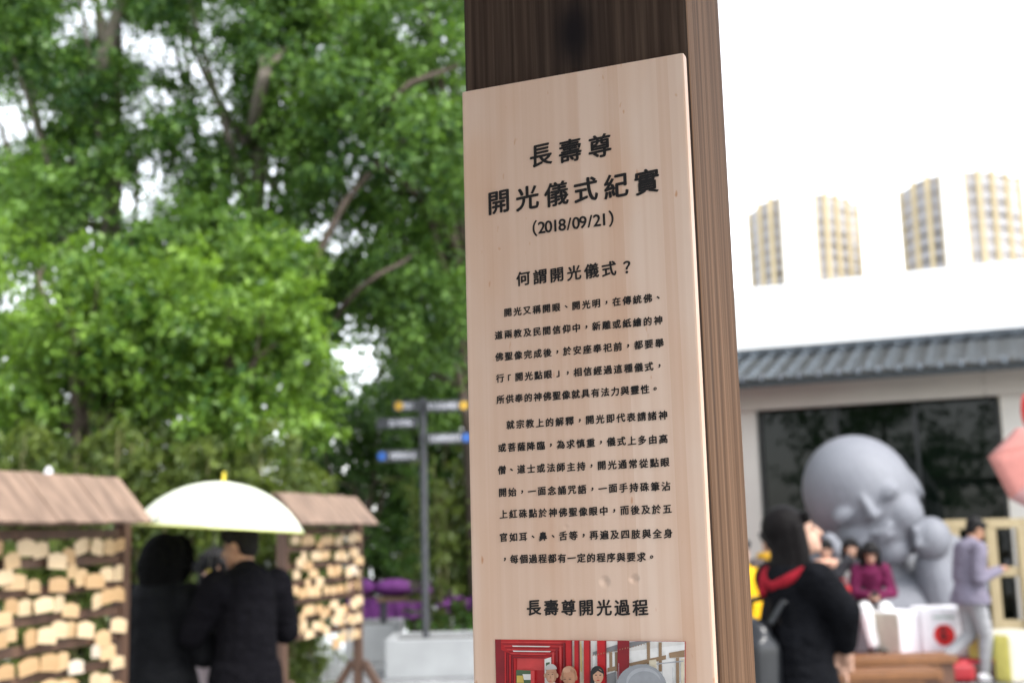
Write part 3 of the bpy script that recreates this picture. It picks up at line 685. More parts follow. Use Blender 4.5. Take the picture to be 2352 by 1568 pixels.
def person(base, yaw, label, H=1.65, wide=1.0, hip=None, chest=None, lean=(0, 0), head=(0, 0, 0), headrot=(0, 0, 0), arms=None, legs=None,
           skin=None, jacket=None, trousers=None, shoes=None, hair='short', hairmat=None, coat_len=0.0, vox=.009, face=True, puff=.028, hood=None, group=None, extra=None, fingers=True, pw=1.0):
    """local axes: x right, y forward, z up, metres. arms/legs: {'L': (elbow/knee, wrist/ankle)}"""
    skin = skin or SKIN; r = empty('person', base, yaw, label, 'person', group)
    V = Vector; k = H/1.70
    hip = V(hip) if hip else V((0, 0, .90*k)); chest = V(chest) if chest else hip + V((lean[0], lean[1], .46*k))
    up = (chest-hip).normalized()
    neck = chest + up*.10*k + V((0, .01, 0)); hc = neck + up*.155*k + V(head)
    sw = .175*k*wide; hw = .095*k
    Rh = Euler((R(headrot[0]), R(headrot[1]), R(headrot[2]))).to_matrix(); Rh = (Matrix.Rotation(R(headrot[2]), 3, 'Z') @ Matrix.Rotation(R(headrot[0]), 3, 'X') @ Matrix.Rotation(R(headrot[1]), 3, 'Y'))
    def Hd(x, y, z): return hc + Rh @ (V((x, y, z))*k)
    R4 = Rh.to_4x4()
    sx = V((1, 0, 0)); sh = {'L': chest - sx*sw + up*.03*k, 'R': chest + sx*sw + up*.03*k}
    hp = {'L': hip - sx*hw, 'R': hip + sx*hw}
    arms = arms or {}; legs = legs or {}
    A = {}; G = {}
    for s, q in (('L', -1), ('R', 1)):
        d = arms.get(s); A[s] = (V(d[0]), V(d[1])) if d else (sh[s] + V((q*.05, -.02, -.28*k)), sh[s] + V((q*.04, .05, -.52*k)))
        d = legs.get(s); G[s] = (V(d[0]), V(d[1])) if d else (V((q*hw, .02, .48*k)), V((q*hw*1.0, -.01, .09*k)))
    b = MB()
    b.ball(Hd(0, -.012, .025), (.076*k, .094*k, .098*k), R4, 20); b.ball(Hd(0, .022, -.045), (.058*k, .070*k, .075*k), R4, 16); b.cap(Hd(-.0, .07, -.09), .026*k, Hd(0, .045, -.06), .04*k)
    b.cap(Hd(0, .088, .012), .010*k, Hd(0, .108, -.026), .0155*k); b.ball(Hd(0, .088, -.062), (.024*k, .012*k, .011*k), R4, 10)
    for q in (-1, 1): b.ball(Hd(q*.077, -.01, -.01), (.011*k, .022*k, .034*k), R4, 10)
    b.cap(neck - up*.06*k, .062*k, hc + Rh @ V((0, -.02, -.06))*k, .052*k)
    b.cap(hip, .14*k*wide, hip + (chest-hip)*.5, .125*k*wide); b.cap(hip+(chest-hip)*.5, .125*k*wide, chest, .13*k*wide)
    b.cap(chest+sx*sw*.75, .07*k, chest-sx*sw*.75, .07*k)
    for s, q in (('L', -1), ('R', 1)):
        e, w = A[s]; b.cap(sh[s], .052*k, e, .042*k); b.cap(e, .042*k, w, .028*k)
        f = (w-e).normalized(); side = f.cross(V((0, 0, 1))); side = side.normalized() if side.length > .1 else V((1, 0, 0)); nrm = side.cross(f)
        pal = w + f*.075*k; b.cap(w, .026*k, pal - side*.0*k, .030*k)
        b.cap(w+f*.03*k + side*.016*k, .018*k, pal+side*.024*k, .017*k); b.cap(w+f*.03*k - side*.016*k, .018*k, pal-side*.024*k, .017*k)
        if fingers:
            for i, (o_, ln) in enumerate(((-.030, .062), (-.010, .074), (.010, .070), (.030, .055))):
                p0 = pal + side*o_*k; p1 = p0 + f*ln*.5*k - nrm*.012*k; p2 = p1 + f*ln*.35*k - nrm*.028*k
                b.cap(p0, .0095*k, p1, .0088*k, 8); b.cap(p1, .0088*k, p2, .0078*k, 8)
            t0 = w + f*.02*k - side*q*.022*k; t1 = t0 + f*.035*k - side*q*.030*k - nrm*.01*k; b.cap(t0, .013*k, t1, .011*k, 8); b.cap(t1, .011*k, t1+f*.03*k-nrm*.012*k, .009*k, 8)
        kn, an = G[s]; b.cap(hp[s], .082*k*wide, kn, .055*k); b.cap(kn, .055*k, an, .036*k)
        fd = V((0, 1, 0)); b.cap(an+V((0, -.03, -.045))*k, .036*k, an + (fd*.13 + V((0, 0, -.055)))*k, .030*k)
    body = b.fuse('body', skin, r, vox, 3)
    if face:
        for q in (-1, 1):
            m = MB(); m.ball(Hd(q*.032, .079, .008), (.014*k, .006*k, .007*k), R4, 10); m.build('eye', EYE, body, True)
            m = MB(); m.cap(Hd(q*.016, .086, .030), .004*k, Hd(q*.050, .074, .031), .003*k, 6); m.build('eyebrow', BROW, body, True)
        m = MB(); m.ball(Hd(0, .0965, -.062), (.020*k, .006*k, .007*k), R4, 10); m.build('lips', LIP, body, True)
    # trousers
    if trousers:
        t = MB(); t.cap(hip + V((0, 0, .04*k)), .148*k*wide, hip - V((0, 0, .02*k)), .15*k*wide)
        for s in 'LR':
            kn, an = G[s]; t.cap(hp[s], .098*k*pw, kn, .074*k*pw); t.cap(kn, .074*k*pw, an + (kn-an).normalized()*.04*k, .058*k*pw)
        t.fuse('trousers', trousers, r, vox*1.2, 4)
    for s in 'LR':
        kn, an = G[s]; ax = (kn-an).normalized(); fd = V((0, 1, 0)); fd = (fd - ax*fd.dot(ax)*.85).normalized()
        m = MB(); m.cap(an - ax*.045*k - fd*.035*k, .045*k, an - ax*.055*k + fd*.13*k, .038*k); m.cap(an - ax*.0*k, .045*k, an-ax*.04*k, .046*k); m.fuse('shoe', shoes or SHOE_D, r, .01, 3)
    if jacket:
        j = MB(); jw = puff
        j.cap(hip + up*.02, (.145*k+jw)*wide, hip+(chest-hip)*.55, (.135*k+jw)*wide); j.cap(hip+(chest-hip)*.55, (.135*k+jw)*wide, chest, (.125*k+jw)*wide)
        j.cap(chest+sx*sw*.85+up*.01, .072*k+jw*.8, chest-sx*sw*.85+up*.01, .072*k+jw*.8); j.cap(chest+up*.05*k, .085*k+jw*.4, neck+up*.01*k, .070*k)
        for s in 'LR':
            e, w = A[s]; j.cap(sh[s], .066*k+jw*.8, e, .056*k+jw*.7); j.cap(e, .056*k+jw*.7, w - (w-e).normalized()*.02, .042*k+jw*.5)
        if coat_len:
            d = hip - V((0, 0, coat_len)); j.cap(hip + sx*.03, (.145*k+jw)*wide, d + sx*.05, (.155*k+jw*1.2)*wide, 20); j.cap(hip - sx*.03, (.145*k+jw)*wide, d - sx*.05, (.155*k+jw*1.2)*wide, 20)
        jo = j.fuse('jacket', jacket, r, vox*1.25, 5)
        if coat_len:                                     # cut a clean hem
            bm = bmesh.new(); bm.from_mesh(jo.data); q = bmesh.ops.bisect_plane(bm, geom=bm.verts[:]+bm.edges[:]+bm.faces[:], plane_co=(0, 0, hip.z-coat_len-.03), plane_no=(0, 0, 1), clear_inner=True)
            bmesh.ops.holes_fill(bm, edges=[e for e in bm.edges if e.is_boundary]); bm.to_mesh(jo.data); bm.free()
    hm = hairmat or HAIR
    if hair:
        h = MB()
        big = 1.14 if hair == 'verylong' else 1.0; h.ball(Hd(0, -.026-.034*(big > 1), .045), (.090*k*big, .100*k*big, .098*k*big), R4, 20)
        for i in range(7): h.cap(Hd(-.06+.02*i, .055, .085), .022*k, Hd(-.066+.022*i, .074-abs(i-3)*.006, .052), .013*k, 8)
        if hair == 'short': 
            h.ball(Hd(0, -.055, -.01), (.078*k, .055*k, .075*k), R4, 14)
        if hair in ('long', 'bob', 'verylong'):
            L = {'bob': .20, 'long': .34, 'verylong': .46}[hair]
            for i in range(11):
                a = R(-115+23*i); x, y = math.sin(a)*.083, -math.cos(a)*.092-.018
                if y > .0: y = .0
                p0 = Hd(x, y, .03); p1 = Hd(x*1.15, y*1.05-.01, -.09); p2 = p1 + V((x*.35, -.03-.10*(hair == 'verylong')*max(0, 1-abs(i-5)/4), -(L-.10)*(1-.25*abs(i-5)/5)))
                h.cap(p0, .036*k, p1, .038*k, 10); h.cap(p1, .038*k, p2, .024*k, 10)
        h.fuse('hair', hm, r, vox, 2)
    if hood:
        h = MB(); h.ball(Hd(0, -.03, .03), (.132*k, .135*k, .142*k), R4, 22); h.cap(Hd(0, -.05, -.03), .138*k, chest + up*.12*k - V((0, .02, 0)), .118*k)
        for i in range(14):
            a = 2*math.pi*i/14; h.ball(Hd(.112*math.cos(a), .085, .02+.13*math.sin(a)), .034*k, None, 8)
        h.fuse('hood', hood, r, .011, 4)
    r['_'] = 0; del r['_']
    info = dict(root=r, chest=chest, hc=hc, up=up, sh=sh, A=A, G=G, Hd=Hd, R4=R4, k=k, hip=hip, neck=neck, sw=sw)
    return info

def base_at(px, py, Y): p = W(px, py, Y); p.z = 0; return p

# couple under the umbrella
BLK = cloth('black_padded_nylon', (.020, .021, .024), .7, .3, 10); NAVY = cloth('dark_navy_wool', (.017, .016, .021), .95, .25, 30); JEAN = cloth('blue_denim', (.03, .05, .11), .9, .25, 30); DRK = cloth('dark_trousers', (.02, .02, .022), .9)
pw_ = person(base_at(368, 1380, 7.1), R(-12), 'person in a black padded coat with hood up, left of the umbrella holder', 1.66, 1.06, jacket=BLK, trousers=DRK, hair=None, hood=cloth('black_hood_pile', (.011, .011, .011), .9, .5, 60, 0, .8), coat_len=.28, puff=.052, face=False,
             arms={'L': ((-.27, .0, 1.05), (-.16, .20, .98)), 'R': ((.27, .03, 1.06), (.17, .22, 1.10))}, head=(.015, .02, .0), headrot=(-8, 0, -12))
# stitched quilting lines of the coat: shallow rolls round the torso
q = MB()
for z in (.78, .90, 1.02, 1.14, 1.26): q.tube([(.215*math.cos(R(a))*1.0, .205*math.sin(R(a)), z) for a in range(200, 341, 10)], .010, 8)
um_yaw = R(34); mb_ = base_at(566, 1380, 7.0)
mi = person(mb_, um_yaw, 'person seen from behind in a dark navy coat holding the pale umbrella', 1.76, 1.0, jacket=NAVY, trousers=DRK, skin=SKIN2, hair='short', coat_len=.30, puff=.032, headrot=(-14, 4, 38), head=(-.02, .055, -.015), hairmat=M('dark_hair_short', (.010, .009, .008), .6, .4, 60, .1),
            arms={'L': ((-.27, .12, 1.17), (-.130, .32, 1.405)), 'R': ((.27, .06, 1.16), (.12, .30, 1.20))})
q.bm.free()
def pale_umbrella():
    Y = 6.9; top = W(513, 1106, Y); r = empty('umbrella', top, 0, 'open pale yellow-white umbrella held over two people in dark coats', 'umbrella')
    fab = NT('translucent_pale_fabric'); c = fab.noise(fab.coords((1, 1, 1)), 5, 3)
    fab.l(fab.ramp(c, [(.3, (.86, .89, .78)), (.7, (.89, .91, .82))]), fab.b.inputs['Base Color']); fab.b.inputs['Roughness'].default_value = .5
    tr = fab.n('ShaderNodeBsdfTranslucent'); tr.inputs[0].default_value = (.82, .85, .55, 1); mx = fab.n('ShaderNodeMixShader'); mx.inputs[0].default_value = .35
    fab.l(fab.b.outputs[0], mx.inputs[1]); fab.l(tr.outputs[0], mx.inputs[2]); fab.l(mx.outputs[0], fab.t.nodes['Material Output'].inputs[0])
    hem = M('yellow_green_hem', (.68, .72, .22), .6, .05, 10); rot = Matrix.Rotation(R(4.2), 3, 'Y') @ Matrix.Rotation(R(-1), 3, 'X'); Rr, hh = .478, .265
    def P(a, t):
        rad = Rr*math.sin(t*math.pi/2*.70)/math.sin(math.pi/2*.70); z = -hh*(1-math.cos(t*math.pi/2*.70))/(1-math.cos(math.pi/2*.70)); return rot @ Vector((rad*math.cos(a), rad*math.sin(a), z))
    for i in range(8):
        a0 = R(10+45*i); n, kk = 12, 6; vs = []; fs = []
        for j in range(n+1):
            for u in range(kk+1):
                a = a0+R(45)*u/kk; p = P(a, j/n); ch = P(a0, j/n)*(1-u/kk)+P(a0+R(45), j/n)*(u/kk); vs.append(p*.35+ch*.65)
        for j in range(n):
            for u in range(kk): fs.append([j*(kk+1)+u, j*(kk+1)+u+1, (j+1)*(kk+1)+u+1, (j+1)*(kk+1)+u])
        m = MB(); m._f(vs, fs); o = m.build('canopy_panel', fab.m, r, True); sd = o.modifiers.new('s', 'SOLIDIFY'); sd.thickness = .002
        m = MB(); m.tube(vs[-(kk+1):], .004, 6); m.build('hem', hem, o)
        m = MB(); m.tube([P(a0, j/8)-rot @ Vector((0, 0, .006)) for j in range(9)], .003, 6); m.build('rib', M('white_rib', (.7, .7, .7), .4), r)
    MB().tube([rot @ Vector((0, 0, -.004)), rot @ Vector((0, 0, .055))], [.011, .008], 10).build('ferrule', M('yellow_plastic', (.72, .55, .04), .4), r)
    hand = (Matrix.Translation(mb_) @ Matrix.Rotation(um_yaw, 4, 'Z')) @ (mi['A']['L'][1] + (mi['A']['L'][1]-mi['A']['L'][0]).normalized()*.085)
    MB().tube([rot @ Vector((0, 0, -.01)), hand-top + Vector((0, 0, .05))], .004, 8).build('shaft', M('shaft_grey', (.16, .16, .15), .4), r)
    MB().tube([hand-top+Vector((0, 0, .06)), hand-top+Vector((0, 0, -.10)), hand-top+Vector((.0, .02, -.13))], .013, 10).build('handle', M('yellow_plastic', 0), r)
pale_umbrella()
p3 = person(base_at(492, 1380, 7.75), R(150), 'person in a pale pink jacket and jeans, half hidden between the two dark coats', 1.60, .95, jacket=cloth('pale_pink_jacket', (.50, .42, .43)), trousers=JEAN, hair='bob', headrot=(-8, 0, 15),
            arms={'L': ((-.22, .10, 1.06), (-.06, .27, 1.30)), 'R': ((.22, .10, 1.06), (.06, .27, 1.30))})
cm = W(480, 1300, 7.42); m = MB(); m.box((-.055, -.03, -.035), (.055, .03, .035), bev=.012); m.tube([(0, -.025, 0), (0, -.09, 0)], [.036, .038], 16); m.box((-.02, -.025, .032), (.02, .025, .052), bev=.006)
o = m.build('camera', M('camera_black', (.006, .006, .007), .6, .15, 8, .1)); o.location = cm; o.rotation_euler = (0, 0, R(-40)); tag(o, 'dark camera held up by the person in the pale pink jacket', 'camera')

# woman in black at the right, with backpack
RB = base_at(1826, 1350, 6.2); ry = R(-62)
BJ = cloth('black_hooded_jacket', (.016, .017, .022), .8, .3, 14)
wi = person(RB, ry, 'long haired person in a black jacket with red hood lining and a backpack', 1.74, .95, jacket=BJ, trousers=DRK, hair='verylong', coat_len=.34, puff=.036, headrot=(12, 0, -34), head=(0, .03, 0), hairmat=M('long_dark_hair', (.006, .005, .005), .5, .4, 60, .06, 0, .3),
            arms={'R': ((.225, .11, 1.27), (.13, .19, 1.09)), 'L': ((-.20, .16, 1.16), (-.10, .30, 1.0))})
red = cloth('red_hood_lining', (.22, .012, .02)); RC = wi['chest']
h = MB(); hp_ = [RC+Vector(p) for p in ((-.11, .04, .085), (-.13, -.07, .07), (-.075, -.12, .03), (.0, -.135, .0), (.075, -.12, .03), (.13, -.06, .07), (.11, .05, .085))]
for p_, q_ in zip(hp_, hp_[1:]): h.cap(p_, .030, q_, .030)
h.cap(RC+Vector((-.11, -.10, .05)), .03, RC+Vector((-.07, -.15, -.03)), .026); h.fuse('hood', red, wi['root'], .010, 3)
bp = RB + (Matrix.Rotation(ry, 3, 'Z') @ Vector((-.05, -.255, 0))); bpm = M('black_glossy_nylon', (.008, .009, .011), .28, .3, 8, .45)
r = empty('backpack', bp + Vector((0, 0, .86)), ry, 'shiny black backpack worn low by the person in the black jacket', 'backpack')
m = MB(); m.box((-.145, -.085, -.02), (.145, .085, .30), bev=.055); m.ball((0, 0, .29), (.13, .08, .10), None, 20); m.fuse('bag', bpm, r, .012, 4)
m = MB(); m.ball((0, -.075, .09), (.11, .045, .10), None, 18); m.fuse('front_pocket', bpm, r, .01, 3)
for s in (-1, 1): MB().tube([(s*.09, .05, .36), (s*.12, .11, .46), (s*.13, .20, .47)], .016, 8).build('strap', bpm, r)
MB().tube([(-.10, -.088, .20), (-.05, -.105, .235), (0, -.11, .245), (.05, -.105, .235), (.10, -.088, .20)], .005, 6).build('zip', M('zip_grey', (.3, .3, .32), .35, .1, 8, .5, .6), r)

# people by the platform
YLW = cloth('yellow_jacket', (.62, .36, .015)); 
person(base_at(1702, 1300, 10.2), R(-165), 'person in a bright yellow jacket, mostly hidden behind the timber post', 1.56, 1.0, jacket=YLW, trousers=JEAN, hair='short', vox=.012, arms={'L': ((-.24, .05, .98), (-.12, .20, .92)), 'R': ((.24, .05, .98), (.12, .2, .92))})
i6 = person(base_at(1772, 1300, 11.2), R(20), 'person in a grey-brown jacket and mustard scarf behind the person in black', 1.62, .95, jacket=cloth('grey_brown_jacket', (.085, .07, .065)), trousers=DRK, hair='short', vox=.012)
m = MB(); cc = i6['neck']; 
for i in range(12): m.ball(cc+Vector((.085*math.cos(i*math.pi/6), .085*math.sin(i*math.pi/6), .02)), .045)
m.fuse('scarf', cloth('mustard_scarf', (.50, .28, .03)), i6['root'], .012, 3)
SZ = .217
def seated(px, pyh, Y, yaw, label, zhip, **kw):
    b = base_at(px, pyh, Y); b.z = SZ
    return person(b, yaw, label, hip=(0, 0, zhip), fingers=True, vox=.010, **kw)
WHT = cloth('white_trousers', (.78, .78, .77), .85, .05); MAG = cloth('magenta_jacket', (.11, .016, .05), .7, .8, 5)
g1 = seated(2000, 1330, 14.2, R(168), 'seated person in a magenta jacket and white trousers looking down at a phone', .50, H=1.56, jacket=MAG, trousers=WHT, shoes=SHOE_D, hair='long', lean=(0, .13), headrot=(-38, 0, 0), head=(0, .05, -.01), puff=.018, wide=.9, pw=1.12,
            arms={'L': ((-.22, .16, .68), (-.05, .33, .66)), 'R': ((.22, .16, .68), (.05, .33, .66))}, legs={'L': ((-.11, .43, .52), (-.06, .46, .10)), 'R': ((.11, .43, .52), (.05, .50, .10))})
def held(name, lab, cat, info, off, size, mat, rx=0):
    p = info['root'].matrix_basis @ off; m = MB(); m.box(tuple(-x/2 for x in size), tuple(x/2 for x in size), bev=min(size)*.2); o = m.build(name, mat); o.location = p; o.rotation_euler = (R(rx), 0, info['root'].rotation_euler.z); return tag(o, lab, cat)
for i_ in (g1,): bpy.context.view_layer.update()
PH = M('phone_black', (.012, .012, .014), .25)
held('phone', 'dark phone in the lap of the seated person in magenta', 'phone', g1, Vector((0, .42, .665)), (.075, .012, .15), PH, -50)
FUR = cloth('light_grey_fur', (.42, .40, .38), .95, .3, 40, 0, .8); GRY = cloth('charcoal_jacket', (.04, .04, .045))
g2 = seated(1955, 1310, 14.4, R(172), 'seated person with curly dark hair, pale fur collar and one hand at the mouth', .50, H=1.62, jacket=GRY, trousers=DRK, hair='bob', lean=(0, .06), headrot=(-8, 0, -8), puff=.034,
            arms={'L': ((-.22, .16, .78), (-.06, .30, .70)), 'R': ((.22, .20, .80), (.04, .21, 1.09))}, legs={'L': ((-.11, .42, .52), (-.12, .40, .10)), 'R': ((.11, .42, .52), (.12, .44, .10))})
m = MB(); c_ = g2['chest']; k_ = 0
for s in (-1, 1):
    m.cap(c_+Vector((s*.14, .0, .08)), .055, c_+Vector((s*.09, .14, -.04)), .05); m.cap(c_+Vector((s*.09, .14, -.04)), .05, c_+Vector((s*.07, .17, -.28)), .04)
m.fuse('fur_collar', FUR, g2['root'], .012, 3)
rb_ = g2['root'].location + Matrix.Rotation(R(172), 3, 'Z') @ Vector((.16, .33, 0)); r = empty('bag', (rb_.x, rb_.y, SZ+.60), R(172), 'bright red handbag on the lap of the person with the fur collar', 'bag')
m = MB(); m.box((-.10, -.05, 0), (.10, .05, .17), bev=.03); m.build('pouch', M('red_leather', (.55, .015, .02), .4), r); MB().tube([(-.06, 0, .16), (-.04, 0, .24), (.04, 0, .24), (.06, 0, .16)], .008, 8).build('handle', M('red_leather', 0), r)
g3 = seated(1897, 1320, 14.5, R(176), 'seated person with short dark hair, orange and white scarf, half hidden by the black jacket', .50, H=1.60, jacket=cloth('maroon_jacket', (.10, .02, .025)), trousers=DRK, hair='short', lean=(0, .05), headrot=(-14, 0, -10),
            arms={'L': ((-.22, .14, .72), (-.08, .30, .66)), 'R': ((.22, .14, .72), (.08, .30, .66))}, legs={'L': ((-.11, .42, .52), (-.12, .44, .10)), 'R': ((.11, .42, .52), (.12, .44, .10))})
m = MB(); c_ = g3['neck']
for i in range(12): m.ball(c_+Vector((.10*math.cos(i*math.pi/6), .10*math.sin(i*math.pi/6), -.0)), .048)
m.cap(c_+Vector((-.07, .10, 0)), .05, c_+Vector((-.10, .15, -.30)), .045); m.fuse('scarf', cloth('orange_white_scarf', (.62, .36, .26), .9, .5, 18), g3['root'], .012, 3)
# walking man
GLV = cloth('lavender_grey_jacket', (.17, .155, .20), .85, .2, 8); LGT = cloth('light_grey_trousers', (.30, .30, .31), .9, .1)
wm = person(base_at(2226, 1350, 13.2), R(-78), 'person in a lavender-grey jacket and light grey trousers striding past with a phone', 1.70, 1.0, jacket=GLV, trousers=LGT, shoes=SHOE_W, skin=SKIN2, hair='short', lean=(0, .05), headrot=(-26, 0, 0), head=(0, .05, -.02), vox=.010, coat_len=.06, puff=.024, pw=1.05,
            arms={'R': ((.22, -.02, 1.08), (.13, .30, 1.16)), 'L': ((-.22, .02, 1.08), (-.12, .28, 1.14))}, legs={'R': ((.09, .10, .47), (.08, .05, .09)), 'L': ((-.09, .02, .47), (-.09, -.30, .24))})
bpy.context.view_layer.update()
held('phone', 'dark phone in the hand of the striding person in lavender-grey', 'phone', wm, Vector((.10, .40, 1.20)), (.075, .012, .14), PH, -35)
m = MB(); m.box((-.13, -.09, .02), (.13, .09, .20), bev=.05); m.cap((-.05, 0, .20), .02, (.05, 0, .22), .02); o = m.fuse('cloth_bag', M('red_satin', (.30, .012, .018), .5), None, .012, 4); o.location = base_at(2196, 1400, 13.1); tag(o, 'round red cloth bag on the paving behind the striding person', 'bag')

# ------------------------------------------------------------------ trees and bamboo
def leaf_mat(name, dark, bright, rough=.45, tl=.42):
    k = NT(name); a = k.n('ShaderNodeAttribute'); a.attribute_name = 'tint'; a.attribute_type = 'GEOMETRY'
    col = k.ramp(a.outputs['Fac'], [(.05, dark), (.95, bright)]); k.l(col, k.b.inputs['Base Color']); k.b.inputs['Roughness'].default_value = rough; k.b.inputs['Specular IOR Level'].default_value = .45
    t = k.n('ShaderNodeBsdfTranslucent'); k.l(k.mix(1.0, col, (1.0, 1.0, .45), 'MULTIPLY'), t.inputs[0]); mx = k.n('ShaderNodeMixShader'); mx.inputs[0].default_value = tl
    k.l(k.b.outputs[0], mx.inputs[1]); k.l(t.outputs[0], mx.inputs[2]); k.l(mx.outputs[0], k.t.nodes['Material Output'].inputs[0]); return k.m
LF_A = leaf_mat('banyan_leaf', (.030, .085, .026), (.185, .335, .060)); LF_B = leaf_mat('bright_leaf', (.042, .115, .022), (.25, .41, .058)); LF_D = leaf_mat('deep_green_leaf', (.022, .065, .018), (.11, .215, .04)); LF_O = leaf_mat('bamboo_leaf', (.058, .095, .020), (.21, .275, .06))
BARK = M('grey_bark', (.15, .13, .105), .85, .35, 9, .2, 0, .5); BARKD = M('brown_bark', (.08, .062, .048), .85, .35, 9, .2, 0, .5); CULM = M('bamboo_culm', (.14, .13, .05), .6, .3, 6)
GAPS = [(239, 18, 20), (300, 92, 50), (412, 120, 52), (60, 232, 62), (310, 242, 44), (282, 486, 34), (476, 196, 28), (505, 278, 24), (345, 405, 30), (20, 320, 34), (716, 520, 30), (792, 532, 26), (838, 845, 36), (795, 800, 20), (875, 800, 16), (590, 330, 16), (180, 40, 18), (700, 150, 16), (20, 700, 18), (390, 690, 16)]
def proj(p):
    d = p - Vector((0, 0, CAM_H)); z = d.dot(_F); return 1176+FPX*d.dot(_RT)/z, 784-FPX*d.dot(_UP)/z
def leaves(clumps, per, size, rng, up=.55, aspect=.45, droop=.3, shell=.5, tint=(.5, .28), flat=.8):
    """clumps: (centre, radius, tint shift); returns vertices, faces, tints of a cloud of single leaves"""
    Vs = []; T = []
    for (c, r, ts) in clumps:
        n = int(per*rng.uniform(.8, 1.2)); ns = max(3, n//16)
        sd_ = rng.normal(size=(ns, 3)); sd_[:, 2] *= flat; sd_ /= np.linalg.norm(sd_, axis=1)[:, None]          # twigs
        sl = r*rng.uniform(.6, 1.45, ns); k_ = rng.integers(0, ns, n); u = shell*.5+(1-shell*.5)*rng.random(n)**.7
        d = sd_[k_]; pos = np.array(c) + d*(sl[k_]*u)[:, None] + rng.normal(size=(n, 3))*r*.11
        pos[:, 2] -= droop*.35*r*u**2
        nr = d*.45 + np.array((0, 0, up)) + rng.normal(size=(n, 3))*.45; nr /= np.linalg.norm(nr, axis=1)[:, None]
        ax = d + rng.normal(size=(n, 3))*.8 - np.array((0, 0, droop)); ax -= nr*np.sum(ax*nr, 1)[:, None]; ax /= np.linalg.norm(ax, axis=1)[:, None]
        sd = np.cross(nr, ax); L = size*rng.uniform(.7, 1.25, n)[:, None]; w = L*aspect*.5
        q = np.stack([pos - ax*L*.5, pos + sd*w - ax*L*.05 + nr*L*.05, pos + ax*L*.5 - nr*L*.06, pos - sd*w - ax*L*.05 + nr*L*.05], 1)
        Vs.append(q.reshape(-1, 3))
        t = np.clip(tint[0]+ts + rng.normal(size=n)*tint[1], 0, 1); T.append(np.repeat(t, 4))
    return np.concatenate(Vs), np.concatenate(T)
def leaf_object(name, V, T, mat, parent):
    n = len(V)//4; me = bpy.data.meshes.new(name); me.vertices.add(len(V)); me.vertices.foreach_set('co', V.astype(np.float32).ravel())
    me.loops.add(len(V)); me.loops.foreach_set('vertex_index', np.arange(len(V), dtype=np.int32)); me.polygons.add(n)
    me.polygons.foreach_set('loop_start', np.arange(0, len(V), 4, dtype=np.int32)); me.update(calc_edges=True)
    a = me.attributes.new('tint', 'FLOAT', 'POINT'); a.data.foreach_set('value', T.astype(np.float32)); me.validate()
    return link_mesh(name, me, mat, parent)
def curve_pts(a, b, bend, n=7):
    a, b = Vector(a), Vector(b); m = (a+b)/2 + Vector(bend); return [a*(1-t)**2 + m*2*t*(1-t) + b*t*t for t in [i/n for i in range(n+1)]]
def tree(name, label, base, top, regions, mat, seed, nclump, per, size, rr=(.35, .6), bark=None, trunk_r=.16, limbs=(), cat='tree', group='trees behind the plaza', gaps=True, **kw):
    """regions: (px0, px1, py0, py1, depth, depth spread) boxes the clumps spread over"""
    rng = np.random.default_rng(seed); r = empty(name, base, 0, label, cat, group); bo = Vector(base); cl = []
    for (x0, x1, y0, y1, Y, dY, wgt) in regions:
        n = int(nclump*wgt); k = 0; tries = 0
        while k < n and tries < n*8:
            tries += 1; px, py = rng.uniform(x0, x1), rng.uniform(y0, y1); yy = Y+rng.uniform(-dY, dY); c = W(px, py, yy)
            rad = rng.uniform(*rr)
            if gaps and any(math.hypot(px-gx, py-gy) < gr*.62 + rad*FPX/yy*.50 for gx, gy, gr in GAPS): continue
            if c.z < .15+rad*.5: continue
            cl.append((c-bo, rad, float(rng.normal()*.16))); k += 1
    V, T = leaves(cl, per, size, rng, **kw); leaf_object('crown', V, T, mat, r)
    mb = MB(); tp = Vector(top)-bo; trk = curve_pts((0, 0, 0), tp, (rng.normal()*.15, rng.normal()*.15, 0), 9); mb.tube(trk, [trunk_r*(1.15-.75*i/9) for i in range(10)], 10)
    for i in range(0, len(cl), max(1, len(cl)//16)):
        c = cl[i][0]; s = trk[min(9, 3+int(rng.random()*6))]
        mb.tube(curve_pts(s, c, (rng.normal()*.2, rng.normal()*.2, .25), 6), [trunk_r*.42*(1-.13*j) for j in range(7)], 7)
    for pts, r0, r1 in limbs:
        P_ = [W(*p)-bo for p in pts]; mb.tube(P_, [r0+(r1-r0)*i/(len(P_)-1) for i in range(len(P_))], 9)
    mb.build('trunk', bark or BARK, r, True); return r
def g0(px, Y): p = W(px, 1200, Y); return (p.x, Y, 0)
tree('banyan_tree', 'tall banyan at the far left with sky showing through its crown', g0(190, 15.5), W(270, 60, 15.5), [(-60, 330, -120, 560, 15.5, 1.8, 1)], LF_A, 1, 165, 330, .10, limbs=[(((222, 190, 14.6), (240, 120, 14.6), (262, 60, 14.7), (285, -20, 14.8)), .13, .07), (((240, 120, 14.6), (232, 70, 14.6), (222, 20, 14.7)), .06, .04)])
tree('banyan_tree', 'banyan with a pale forked limb in the upper middle of the trees', g0(560, 15.0), W(600, 60, 15.0), [(300, 760, -120, 330, 15.4, 1.6, .6), (270, 740, 330, 720, 15.0, 1.2, .4)], LF_A, 2, 200, 330, .10, limbs=[(((575, 350, 15.3), (588, 265, 14.3), (603, 190, 13.7), (610, 160, 13.6)), .09, .07), (((608, 168, 13.6), (592, 110, 14.0), (574, 60, 14.5), (560, 0, 15)), .045, .022), (((610, 163, 13.6), (648, 120, 14.0), (690, 70, 14.6), (720, 10, 15)), .05, .025)])
